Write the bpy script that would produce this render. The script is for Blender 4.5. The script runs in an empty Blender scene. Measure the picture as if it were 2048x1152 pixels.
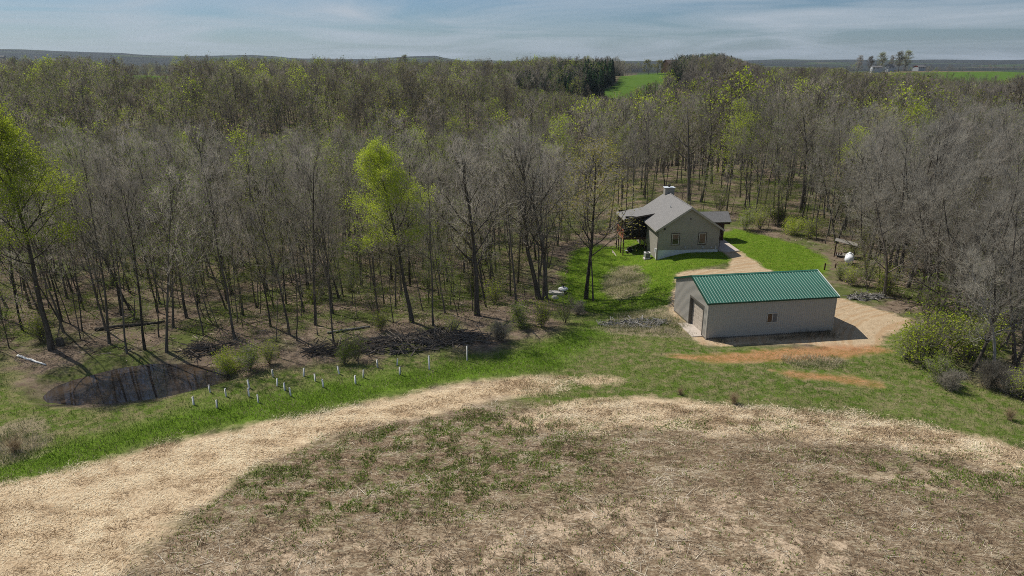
import bpy, math, random
import numpy as np
from mathutils import Vector, Matrix

# ------------------------------------------------------------------ camera, sky, sun, exposure
sc = bpy.context.scene
CAM_Z = 26.5
FPX = 1365.0                                    # focal length in pixels of a 2048 px wide frame
PITCH = math.atan((576 - 125) / FPX)
cam_d = bpy.data.cameras.new('camera'); cam = bpy.data.objects.new('camera', cam_d)
sc.collection.objects.link(cam); sc.camera = cam
cam_d.sensor_width = 36.0; cam_d.lens = 36.0 * FPX / 2048.0
cam_d.clip_start = 0.5; cam_d.clip_end = 40000
cam.location = (0, 0, CAM_Z); cam.rotation_euler = (math.pi / 2 - PITCH, 0, 0)

SUN_DIR = Vector((-0.51, 0.37, 0.777)).normalized()
SUN_EL = math.asin(SUN_DIR.z); SUN_AZ = math.atan2(SUN_DIR.x, SUN_DIR.y)
world = bpy.data.worlds.new('World'); sc.world = world; world.use_nodes = True
wn, wl = world.node_tree.nodes, world.node_tree.links
wn.clear()
w_out = wn.new('ShaderNodeOutputWorld'); w_bg = wn.new('ShaderNodeBackground')
w_sky = wn.new('ShaderNodeTexSky'); w_sky.sky_type = 'NISHITA'; w_sky.sun_disc = False
w_sky.sun_elevation = SUN_EL; w_sky.sun_rotation = SUN_AZ
w_sky.air_density = 1.0; w_sky.dust_density = 0.6; w_sky.ozone_density = 2.0
w_bg.inputs['Strength'].default_value = 0.066
tc = wn.new('ShaderNodeTexCoord'); sep = wn.new('ShaderNodeSeparateXYZ')
wl.new(tc.outputs['Generated'], sep.inputs[0])
zc = wn.new('ShaderNodeMath'); zc.operation = 'MAXIMUM'; zc.inputs[1].default_value = 0.0; wl.new(sep.outputs[2], zc.inputs[0])
za = wn.new('ShaderNodeMath'); za.operation = 'ADD'; za.inputs[1].default_value = 0.07; wl.new(zc.outputs[0], za.inputs[0])
dx = wn.new('ShaderNodeMath'); dx.operation = 'DIVIDE'; wl.new(sep.outputs[0], dx.inputs[0]); wl.new(za.outputs[0], dx.inputs[1])
dy = wn.new('ShaderNodeMath'); dy.operation = 'DIVIDE'; wl.new(sep.outputs[1], dy.inputs[0]); wl.new(za.outputs[0], dy.inputs[1])
cmb = wn.new('ShaderNodeCombineXYZ'); wl.new(dx.outputs[0], cmb.inputs[0]); wl.new(dy.outputs[0], cmb.inputs[1])
cn = wn.new('ShaderNodeTexNoise'); cn.inputs['Scale'].default_value = 0.42; cn.inputs['Detail'].default_value = 7; cn.inputs['Roughness'].default_value = 0.56
cn.inputs['Distortion'].default_value = 0.9
wl.new(cmb.outputs[0], cn.inputs['Vector'])
cr = wn.new('ShaderNodeValToRGB'); cr.color_ramp.elements[0].position = 0.40; cr.color_ramp.elements[0].color = (0, 0, 0, 1)
cr.color_ramp.elements[1].position = 0.74; cr.color_ramp.elements[1].color = (.95, .95, .95, 1)
wl.new(cn.outputs['Fac'], cr.inputs[0])
w_tint = wn.new('ShaderNodeMix'); w_tint.data_type = 'RGBA'; w_tint.blend_type = 'MULTIPLY'; w_tint.inputs[0].default_value = 1.0
w_tint.inputs[7].default_value = (0.60, 0.80, 1.06, 1); wl.new(w_sky.outputs[0], w_tint.inputs[6])
cm = wn.new('ShaderNodeMix'); cm.data_type = 'RGBA'
cm.inputs[7].default_value = (6.8, 7.7, 8.7, 1)               # thin high cloud, a little brighter and greyer than the blue
wl.new(cr.outputs[0], cm.inputs[0]); wl.new(w_tint.outputs[2], cm.inputs[6])
wl.new(cm.outputs[2], w_bg.inputs['Color']); wl.new(w_bg.outputs[0], w_out.inputs['Surface'])

sun_d = bpy.data.lights.new('sun', 'SUN'); sun = bpy.data.objects.new('sun', sun_d); sc.collection.objects.link(sun)
sun_d.energy = 4.9; sun_d.angle = math.radians(0.53); sun_d.color = (1.0, 0.95, 0.87)
sun.rotation_euler = (-SUN_DIR).to_track_quat('-Z', 'Y').to_euler(); sun.location = (-60, 60, 120)

sc.view_settings.view_transform = 'Standard'; sc.view_settings.look = 'None'
sc.view_settings.exposure = 0.0; sc.view_settings.gamma = 1.0
try: sc.view_settings.use_curve_mapping = False
except Exception: pass
sc.cycles.max_bounces = 5; sc.cycles.diffuse_bounces = 2; sc.cycles.glossy_bounces = 2
sc.cycles.transmission_bounces = 3; sc.cycles.volume_bounces = 0; sc.cycles.transparent_max_bounces = 4
sc.cycles.use_denoising = False
sc.cycles.denoiser = 'OPENIMAGEDENOISE'; sc.cycles.denoising_input_passes = 'RGB_ALBEDO_NORMAL'; sc.cycles.denoising_prefilter = 'ACCURATE'
sc.cycles.sample_clamp_indirect = 4
sc.cycles.pixel_filter_type = 'BLACKMAN_HARRIS'; sc.cycles.filter_width = 0.95

# ------------------------------------------------------------------ helpers
RNG = np.random.default_rng(7)
rnd = random.Random(11)
COL = sc.collection

def link(o, parent=None):
    COL.objects.link(o)
    if parent is not None: o.parent = parent
    return o

def tag(o, label=None, cat=None, group=None, kind=None):
    if label: o['label'] = label
    if cat: o['category'] = cat
    if group: o['group'] = group
    if kind: o['kind'] = kind
    return o

def empty(name, loc=(0, 0, 0), rz=0.0):
    o = bpy.data.objects.new(name, None); o.empty_display_size = 0.3
    COL.objects.link(o); o.location = loc; o.rotation_euler = (0, 0, rz); return o

class MB:
    """collects shapes for one mesh"""
    def __init__(s): s.v = []; s.f = []
    def box(s, x0, x1, y0, y1, z0, z1):
        n = len(s.v)
        s.v += [(x0, y0, z0), (x1, y0, z0), (x1, y1, z0), (x0, y1, z0), (x0, y0, z1), (x1, y0, z1), (x1, y1, z1), (x0, y1, z1)]
        s.f += [(n, n+3, n+2, n+1), (n+4, n+5, n+6, n+7), (n, n+1, n+5, n+4), (n+1, n+2, n+6, n+5), (n+2, n+3, n+7, n+6), (n+3, n, n+4, n+7)]
        return s
    def prism(s, poly, vec):
        """closed prism: polygon of 3D points swept along vec"""
        n = len(s.v); k = len(poly); vec = Vector(vec)
        s.v += [tuple(p) for p in poly] + [tuple(Vector(p) + vec) for p in poly]
        s.f += [tuple(range(n, n+k)), tuple(range(n+2*k-1, n+k-1, -1))]
        for i in range(k):
            j = (i+1) % k; s.f.append((n+i, n+k+i, n+k+j, n+j))
        return s
    def slab(s, a, b, c, d, t):
        """quad a b c d thickened by t along its normal"""
        a, b, c, d = map(Vector, (a, b, c, d)); nrm = (b-a).cross(d-a).normalized() * t
        return s.prism([a, b, c, d], nrm)
    def tube(s, pts, rad, n=6, cap=True):
        base = len(s.v); m = len(pts)
        for i, p in enumerate(pts):
            p = Vector(p)
            t = (Vector(pts[min(i+1, m-1)]) - Vector(pts[max(i-1, 0)])).normalized()
            a = t.cross(Vector((0.13, 0.97, 0.2))).normalized(); b = t.cross(a)
            r = rad[i] if hasattr(rad, '__len__') else rad
            for k in range(n):
                q = 2*math.pi*k/n; s.v.append(tuple(p + (a*math.cos(q) + b*math.sin(q))*r))
        for i in range(m-1):
            for k in range(n):
                s.f.append((base+i*n+k, base+i*n+(k+1) % n, base+(i+1)*n+(k+1) % n, base+(i+1)*n+k))
        if cap:
            s.f.append(tuple(range(base+n-1, base-1, -1))); s.f.append(tuple(range(base+(m-1)*n, base+m*n)))
        return s
    def lathe(s, prof, n=16, axis='z', at=(0, 0, 0)):
        base = len(s.v); m = len(prof)
        for r, h in prof:
            for k in range(n):
                q = 2*math.pi*k/n; c, e = r*math.cos(q), r*math.sin(q)
                p = (c, e, h) if axis == 'z' else ((h, c, e) if axis == 'x' else (c, h, e))
                s.v.append((p[0]+at[0], p[1]+at[1], p[2]+at[2]))
        for i in range(m-1):
            for k in range(n):
                s.f.append((base+i*n+k, base+i*n+(k+1) % n, base+(i+1)*n+(k+1) % n, base+(i+1)*n+k))
        return s
    def mesh(s, name, mat, smooth=False):
        me = bpy.data.meshes.new(name); me.from_pydata(s.v, [], s.f); me.materials.append(mat)
        if smooth: me.polygons.foreach_set('use_smooth', [True]*len(me.polygons))
        me.update(); return me
    def build(s, name, mat, parent=None, smooth=False):
        return link(bpy.data.objects.new(name, s.mesh(name, mat, smooth)), parent)

def tri_mesh(name, V, mats, midx=None, tint=None):
    """V: (n,3,3) float array of triangles"""
    n = len(V); me = bpy.data.meshes.new(name)
    me.vertices.add(3*n); me.vertices.foreach_set('co', np.ascontiguousarray(V, np.float32).ravel())
    me.loops.add(3*n); me.loops.foreach_set('vertex_index', np.arange(3*n, dtype=np.int32))
    me.polygons.add(n); me.polygons.foreach_set('loop_start', np.arange(0, 3*n, 3, dtype=np.int32))
    for m in mats: me.materials.append(m)
    if midx is not None: me.polygons.foreach_set('material_index', np.asarray(midx, np.int32))
    if tint is not None:
        at = me.attributes.new('tint', 'FLOAT', 'FACE'); at.data.foreach_set('value', np.asarray(tint, np.float32))
    me.update(calc_edges=True); return me

# ------------------------------------------------------------------ value noise and terrain height
def vnoise(x, y, scale, seed=0):
    x = np.asarray(x, float)/scale + seed*17.31; y = np.asarray(y, float)/scale - seed*9.77
    xi = np.floor(x).astype(np.int64); yi = np.floor(y).astype(np.int64); fx = x-xi; fy = y-yi
    fx = fx*fx*(3-2*fx); fy = fy*fy*(3-2*fy)
    def h(a, b):
        n = (a*374761393 + b*668265263 + seed*1442695041) & 0xffffffff
        n = ((n ^ (n >> 13))*1274126177) & 0xffffffff
        return ((n ^ (n >> 16)) & 0xffff)/65535.0
    return (h(xi, yi)*(1-fx)+h(xi+1, yi)*fx)*(1-fy) + (h(xi, yi+1)*(1-fx)+h(xi+1, yi+1)*fx)*fy
def fnoise(x, y, scale, seed=0, octv=3):
    s = 0; a = 1; t = 0
    for i in range(octv):
        s = s + a*vnoise(x, y, scale/2**i, seed+i); t += a; a *= .5
    return s/t
def sst(a, b, x):
    t = np.clip((np.asarray(x, float)-a)/(b-a), 0, 1); return t*t*(3-2*t)

POND_Z = -0.55
def base_h(x, y):
    x = np.asarray(x, float); y = np.asarray(y, float)
    z = 1.3*np.exp(-((x-6)/34)**2 - ((y-30)/15)**2)                       # field swells under the camera
    ya = 66 - 3*sst(0, 8, x); k = sst(84, 94, y)
    low = sst(0, 22, y-ya)*(1-sst(9+6*k, 20+7*k, x))
    z = z - 2.3*low                                                       # ground falls away left of the house
    z = z + 0.35*(fnoise(x, y, 18, 3)-.5)*sst(0, 1, 1-np.exp(-((x-26)/14)**2-((y-70)/9)**2)*1.2)*(1-.8*np.exp(-((x-25)/12)**2-((y-101)/12)**2))
    yr = 200 + 85*sst(-25, 45, x)
    z = z - (16-5*sst(20, 120, x))*np.exp(-((y-yr)/62)**2)*sst(100, 150, y)          # ravine
    z = z + 10.5*sst(240, 680, y)                                            # far side rises to the plateau
    z = z + 11*(fnoise(x, y*2.1, 230, 51, 2)-.5)*sst(215, 330, y)*(1-sst(720, 900, y))      # folds of the far side
    z = z + 12*np.exp(-((x-190)/75)**2 - ((y-640)/85)**2)                  # conifer hill
    z = z + 5*np.exp(-((x-430)/160)**2-((y-790)/110)**2) + 6*np.exp(-((x+335)/110)**2-((y-625)/70)**2)
    z = z - 9*np.exp(-((x-.175*y)/45)**2 - ((y-355)/62)**2) + 3*np.exp(-((x-.17*y)/50)**2 - ((y-520)/70)**2)      # side valley below the far meadow
    z = z + (fnoise(x, y, 140, 5)-.5)*6*sst(150, 420, y)
    far = sst(900, 2600, np.hypot(x, y))
    z = z + far*((fnoise(x, y, 1500, 21, 4)-.48)*34 - 4)
    q = x/np.maximum(y, 1)
    rz = np.interp(1024+FPX*q, [-800, -300, 0, 100, 200, 280, 340, 420, 470, 520, 570, 620, 760, 840, 880, 930, 1100, 1300, 1550, 1700, 1900, 2048, 2400, 2900],
                   [60, 100, 96, 92, 76, 76, 60, 58, 55, 60, 52, 36, 34, 50, 52, 24, 17, 20, 20, 14, 18, 22, 34, 20])       # skyline ridge, metres above the camera's datum
    z = z + sst(2600, 4600, y)*(1-.5*sst(5200, 8000, y))*(rz + 12 + 16*(fnoise(x, y, 420, 31, 3)-.5))
    return z

def px_ray(px, py):
    u = (px-1024)/FPX; v = (576-py)/FPX; c, s = math.cos(PITCH), math.sin(PITCH)
    return np.array([u, c+v*s, -s+v*c])
_T = np.geomspace(20, 4000, 5000)
def P(px, py):
    d = px_ray(px, py); X = d[0]*_T; Y = d[1]*_T; Z = CAM_Z + d[2]*_T
    below = np.nonzero(Z < base_h(X, Y))[0]
    i = below[0] if len(below) else len(_T)-1
    return np.array([X[i], Y[i]])
def PZ(px, py, z):
    d = px_ray(px, py); t = (z-CAM_Z)/d[2]; return np.array([d[0]*t, d[1]*t])
def WP(pts): return np.array([P(*p) for p in pts])

def sdf(poly, X, Y, lim=8.0):
    """signed distance, positive inside, clipped to +-lim"""
    X = np.asarray(X, float); Y = np.asarray(Y, float); out = np.full(X.shape, -lim)
    lo = poly.min(0)-lim; hi = poly.max(0)+lim
    m = (X > lo[0]) & (X < hi[0]) & (Y > lo[1]) & (Y < hi[1])
    if not m.any(): return out
    x = X[m]; y = Y[m]; d2 = np.full(x.shape, 1e18); ins = np.zeros(x.shape, bool)
    n = len(poly)
    for i in range(n):
        ax, ay = poly[i]; bx, by = poly[(i+1) % n]; ex, ey = bx-ax, by-ay
        t = np.clip(((x-ax)*ex+(y-ay)*ey)/(ex*ex+ey*ey+1e-12), 0, 1)
        d2 = np.minimum(d2, (x-ax-t*ex)**2+(y-ay-t*ey)**2)
        c = ((ay > y) != (by > y)); ins ^= c & (x < (bx-ax)*(y-ay)/((by-ay) if abs(by-ay) > 1e-9 else 1e-9)+ax)
    out[m] = np.clip(np.where(ins, 1, -1)*np.sqrt(d2), -lim, lim); return out
def usdf(polys, X, Y):
    r = np.full(np.shape(X), -8.0)
    for p in polys: r = np.maximum(r, sdf(p, X, Y))
    return r

POND = np.array([PZ(*p, POND_Z) for p in [(84, 795), (92, 806), (140, 810), (230, 808), (330, 796), (400, 778), (468, 757), (450, 736), (385, 729), (300, 727), (235, 737), (190, 748), (140, 762), (100, 778)]])
def H(x, y):
    z = base_h(x, y); s = sdf(POND, x, y)
    w = np.exp(-(np.maximum(-s-.15, 0)/1.5)**2)
    return z*(1-w) + w*(POND_Z - .28*s)
def h1(x, y): return float(H(np.array([x]), np.array([y]))[0])

# ------------------------------------------------------------------ zones of ground, as world polygons
Z_STRIP = [WP([(-160, 965), (0, 915), (100, 895), (250, 858), (400, 818), (560, 786), (700, 760), (850, 738), (1000, 712), (1110, 684), (1170, 655), (1250, 615), (1345, 592),
               (1347, 612), (1260, 640), (1215, 670), (1160, 705), (1110, 742), (1000, 752), (900, 764), (750, 797), (600, 829), (450, 855), (300, 891), (150, 936), (0, 970), (-160, 1010)])]
Z_ROUGH = [WP([(-260, 960), (-200, 770), (0, 700), (60, 800), (150, 815), (330, 800), (460, 762), (540, 738), (700, 728), (860, 712), (1000, 700), (1120, 660), (1200, 600), (1340, 590), (1345, 640), (1410, 690),
               (1700, 700), (1800, 640), (1840, 650), (1870, 740), (2048, 800), (2200, 850), (2300, 930), (2048, 900), (1700, 832), (1500, 816), (1300, 800), (1100, 815), (1000, 800), (1100, 745), (900, 765), (450, 858), (0, 975), (-200, 1040)])]
Z_LAWN = [WP([(1100, 600), (1120, 560), (1140, 505), (1190, 488), (1235, 492), (1250, 470), (1300, 440), (1440, 470), (1470, 458), (1530, 470), (1600, 490), (1650, 512), (1660, 540), (1640, 560), (1540, 548), (1465, 500), (1470, 522), (1360, 546), (1350, 605), (1260, 625), (1180, 625)])]
Z_DRIVE = [WP([(1436, 498), (1458, 488), (1475, 500), (1530, 535), (1580, 560), (1700, 604), (1760, 622), (1842, 641), (1795, 662), (1765, 690), (1700, 700), (1600, 686), (1420, 690), (1400, 688), (1338, 622), (1352, 548), (1375, 541), (1452, 537), (1464, 520)])]
Z_RED = [WP([(1335, 713), (1450, 708), (1560, 699), (1660, 691), (1750, 690), (1780, 702), (1690, 716), (1560, 722), (1440, 727)]), WP([(1545, 742), (1640, 748), (1700, 752), (1770, 768), (1760, 776), (1690, 766), (1600, 756)])]
Z_STRAW = [WP([(-200, 1018), (0, 972), (150, 940), (300, 895), (450, 860), (600, 834), (750, 803), (900, 772), (1050, 755), (1135, 752), (1120, 780), (1000, 800), (850, 832), (700, 862), (600, 888), (500, 940), (420, 995), (330, 1060), (240, 1152), (200, 1250), (-200, 1300)]),
           WP([(1000, 846), (1080, 820), (1160, 803), (1300, 797), (1500, 813), (1700, 832), (1900, 862), (2048, 898), (2250, 950), (2250, 1010), (2048, 944), (1850, 908), (1700, 886), (1500, 872), (1300, 860), (1150, 866), (1050, 856)]),
           WP([(1130, 762), (1180, 752), (1240, 756), (1220, 768), (1150, 772)])]
Z_FIELD = [WP([(-200, 1240), (240, 1152), (330, 1060), (420, 995), (500, 940), (600, 888), (700, 862), (850, 832), (1000, 800), (1100, 815), (1300, 800), (1500, 816), (1700, 832), (2048, 900), (2400, 1000), (2400, 1400), (1024, 1700), (-200, 1500)])]
Z_DRY = [WP([(1205, 560), (1240, 535), (1275, 530), (1290, 560), (1285, 590), (1240, 600), (1210, 585)]), WP([(1190, 655), (1250, 625), (1345, 615), (1380, 650), (1385, 680), (1300, 672), (1220, 668)]),
         WP([(-60, 870), (60, 840), (110, 870), (60, 920), (-60, 940)]), WP([(1560, 720), (1640, 712), (1690, 725), (1620, 738)])]
W_EDGE = [(-300, 690), (0, 700), (60, 706), (230, 696), (340, 706), (480, 690), (600, 695), (670, 690), (800, 662), (950, 642), (1010, 628), (1080, 602), (1100, 565), (1125, 502), (1165, 470)]
W_EDGE2 = [(1480, 440), (1530, 462), (1600, 478), (1680, 505), (1715, 545), (1730, 585), (1800, 612), (1870, 650), (1980, 700), (2100, 745), (2300, 800)]
Z_WOODS = [np.vstack([WP(W_EDGE), np.array([[13.5, 116], [20, 119], [32, 117]]), WP(W_EDGE2), np.array([[420, 120], [420, 250], [-420, 250], [-420, 60]])])]
Z_MEADOW = [WP([(1190, 187), (1228, 171), (1272, 150), (1288, 140), (1336, 139), (1352, 160), (1318, 180), (1272, 198), (1225, 200)]),
            np.array([[-345, 560], [-255, 560], [-250, 660], [-350, 680]]), np.array([[395, 600], [760, 600], [800, 760], [380, 760]]), np.array([[-140, 900], [-40, 900], [-40, 980], [-140, 980]])]

# ------------------------------------------------------------------ materials
def newmat(name):
    m = bpy.data.materials.new(name); m.use_nodes = True; nt = m.node_tree; nt.nodes.clear()
    out = nt.nodes.new('ShaderNodeOutputMaterial'); b = nt.nodes.new('ShaderNodeBsdfPrincipled')
    nt.links.new(b.outputs[0], out.inputs['Surface']); b.inputs['Specular IOR Level'].default_value = 0.2
    return m, nt, b, out
def ramp(nt, src, stops):
    r = nt.nodes.new('ShaderNodeValToRGB'); e = r.color_ramp.elements
    while len(e) < len(stops): e.new(0.5)
    for el, (p, c) in zip(e, stops): el.position = p; el.color = (*c, 1)
    nt.links.new(src, r.inputs[0]); return r.outputs[0]
def noise(nt, scale, detail=4, rough=.55, coord=None, stretch=None, dist=0):
    n = nt.nodes.new('ShaderNodeTexNoise'); n.inputs['Scale'].default_value = scale; n.inputs['Detail'].default_value = detail; n.inputs['Roughness'].default_value = rough
    n.inputs['Distortion'].default_value = dist
    if coord is None:
        t = nt.nodes.new('ShaderNodeTexCoord'); coord = t.outputs['Object']
    if stretch:
        mp = nt.nodes.new('ShaderNodeMapping'); mp.inputs['Scale'].default_value = stretch[:3]
        if len(stretch) > 3: mp.inputs['Rotation'].default_value = (0, 0, stretch[3])
        nt.links.new(coord, mp.inputs[0]); coord = mp.outputs[0]
    nt.links.new(coord, n.inputs['Vector']); return n.outputs['Fac']
def math_n(nt, op, a, b=None, c=None, clamp=False):
    m = nt.nodes.new('ShaderNodeMath'); m.operation = op; m.use_clamp = clamp
    for i, v in enumerate((a, b, c)):
        if v is None: continue
        if isinstance(v, (int, float)): m.inputs[i].default_value = v
        else: nt.links.new(v, m.inputs[i])
    return m.outputs[0]
def mixc(nt, fac, a, b, mode='MIX'):
    m = nt.nodes.new('ShaderNodeMix'); m.data_type = 'RGBA'; m.blend_type = mode
    for i, v in ((0, fac), (6, a), (7, b)):
        if isinstance(v, (int, float)): m.inputs[i].default_value = v
        elif isinstance(v, tuple): m.inputs[i].default_value = (*v, 1)
        else: nt.links.new(v, m.inputs[i])
    return m.outputs[2]
def bump(nt, b, h, strength=.4, dist=.05):
    n = nt.nodes.new('ShaderNodeBump'); n.inputs['Strength'].default_value = strength; n.inputs['Distance'].default_value = dist
    nt.links.new(h, n.inputs['Height']); nt.links.new(n.outputs[0], b.inputs['Normal'])

def simple(name, col, rough=.7, var=.12, scale=3.0, spec=.2, metal=0.0, bmp=0, stretch=None):
    m, nt, b, _ = newmat(name)
    f = noise(nt, scale, 5, .6, stretch=stretch)
    lo = tuple(max(0, c*(1-var)) for c in col); hi = tuple(c*(1+var) for c in col)
    nt.links.new(ramp(nt, f, [(.3, lo), (.7, hi)]), b.inputs['Base Color'])
    b.inputs['Roughness'].default_value = rough; b.inputs['Specular IOR Level'].default_value = spec; b.inputs['Metallic'].default_value = metal
    if bmp: bump(nt, b, f, bmp, .03)
    return m

def bark_mat(name, lo, hi, tintv=.35, trans=0):
    m, nt, b, _ = newmat(name)
    f = noise(nt, 5, 5, .65, stretch=(1, 1, .18)); c = ramp(nt, f, [(.3, lo), (.72, hi)])
    oi = nt.nodes.new('ShaderNodeObjectInfo')
    v = math_n(nt, 'MULTIPLY_ADD', oi.outputs['Random'], tintv*2, 1-tintv)
    g = nt.nodes.new('ShaderNodeCombineColor'); [nt.links.new(v, g.inputs[i]) for i in range(3)]
    nt.links.new(mixc(nt, 1.0, c, g.outputs[0], 'MULTIPLY'), b.inputs['Base Color']); b.inputs['Roughness'].default_value = .95
    b.inputs['Specular IOR Level'].default_value = .05
    if trans:
        mul = mixc(nt, 1.0, c, g.outputs[0], 'MULTIPLY'); out = [n for n in nt.nodes if n.type == 'OUTPUT_MATERIAL'][0]
        d = nt.nodes.new('ShaderNodeBsdfDiffuse'); t = nt.nodes.new('ShaderNodeBsdfTranslucent'); mx = nt.nodes.new('ShaderNodeMixShader'); mx.inputs[0].default_value = trans
        nt.links.new(mul, d.inputs[0]); nt.links.new(mul, t.inputs[0]); nt.links.new(d.outputs[0], mx.inputs[1]); nt.links.new(t.outputs[0], mx.inputs[2]); nt.links.new(mx.outputs[0], out.inputs['Surface'])
        return m
    bump(nt, b, f, .6, .04); return m

def leaf_mat(name, stops, trans=.45, objvar=.5, scale=.7):
    """thin leaf: diffuse plus light passing through"""
    m, nt, b, out = newmat(name); nt.nodes.remove(b)
    oi = nt.nodes.new('ShaderNodeObjectInfo')
    f = noise(nt, scale, 3, .6)
    x = math_n(nt, 'MULTIPLY_ADD', math_n(nt, 'SUBTRACT', oi.outputs['Random'], .5), objvar, f, clamp=True)
    c = ramp(nt, x, stops)
    d = nt.nodes.new('ShaderNodeBsdfDiffuse'); t = nt.nodes.new('ShaderNodeBsdfTranslucent'); mx = nt.nodes.new('ShaderNodeMixShader')
    nt.links.new(c, d.inputs[0]); nt.links.new(c, t.inputs[0]); mx.inputs[0].default_value = trans
    nt.links.new(d.outputs[0], mx.inputs[1]); nt.links.new(t.outputs[0], mx.inputs[2]); nt.links.new(mx.outputs[0], out.inputs['Surface']); return m

def tint_mat(name, stops, trans=.25):
    m, nt, b, out = newmat(name); nt.nodes.remove(b)
    a = nt.nodes.new('ShaderNodeAttribute'); a.attribute_name = 'tint'
    c = ramp(nt, a.outputs['Fac'], stops)
    d = nt.nodes.new('ShaderNodeBsdfDiffuse'); t = nt.nodes.new('ShaderNodeBsdfTranslucent'); mx = nt.nodes.new('ShaderNodeMixShader')
    nt.links.new(c, d.inputs[0]); nt.links.new(c, t.inputs[0]); mx.inputs[0].default_value = trans
    nt.links.new(d.outputs[0], mx.inputs[1]); nt.links.new(t.outputs[0], mx.inputs[2]); nt.links.new(mx.outputs[0], out.inputs['Surface']); return m

M = {}
M['bark'] = bark_mat('bark', (.05, .042, .033), (.19, .165, .135), .45)
M['bark_pale'] = bark_mat('bark_pale', (.16, .15, .135), (.36, .34, .31), .2)
M['twig'] = bark_mat('twig', (.23, .205, .165), (.44, .40, .335), .5, .42)
M['twig_pale'] = bark_mat('twig_pale', (.27, .25, .205), (.47, .435, .365), .2, .45)
M['twig_far'] = bark_mat('twig_far', (.17, .145, .115), (.36, .32, .26), .6, .4)
M['brush'] = bark_mat('brush', (.085, .07, .056), (.21, .18, .15), .2)
M['leaf_bud'] = leaf_mat('leaf_bud', [(.15, (.18, .17, .055)), (.5, (.19, .24, .045)), (.85, (.25, .33, .05))], .35, .9)
M['leaf_bright'] = leaf_mat('leaf_bright', [(.2, (.32, .38, .035)), (.6, (.46, .55, .055)), (.9, (.56, .62, .09))], .5, .4)
M['leaf_gold'] = leaf_mat('leaf_gold', [(.2, (.23, .22, .05)), (.8, (.36, .33, .08))], .4, .4)
M['leaf_shrub'] = leaf_mat('leaf_shrub', [(.2, (.15, .20, .035)), (.6, (.23, .31, .045)), (.9, (.31, .38, .06))], .5, .8)
M['leaf_far'] = leaf_mat('leaf_far', [(.05, (.15, .12, .065)), (.35, (.16, .16, .055)), (.65, (.20, .24, .05)), (.95, (.31, .36, .06))], .35, 1.5)
M['needle'] = leaf_mat('needle', [(.2, (.012, .03, .012)), (.8, (.035, .07, .025))], .1, .5)

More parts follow.
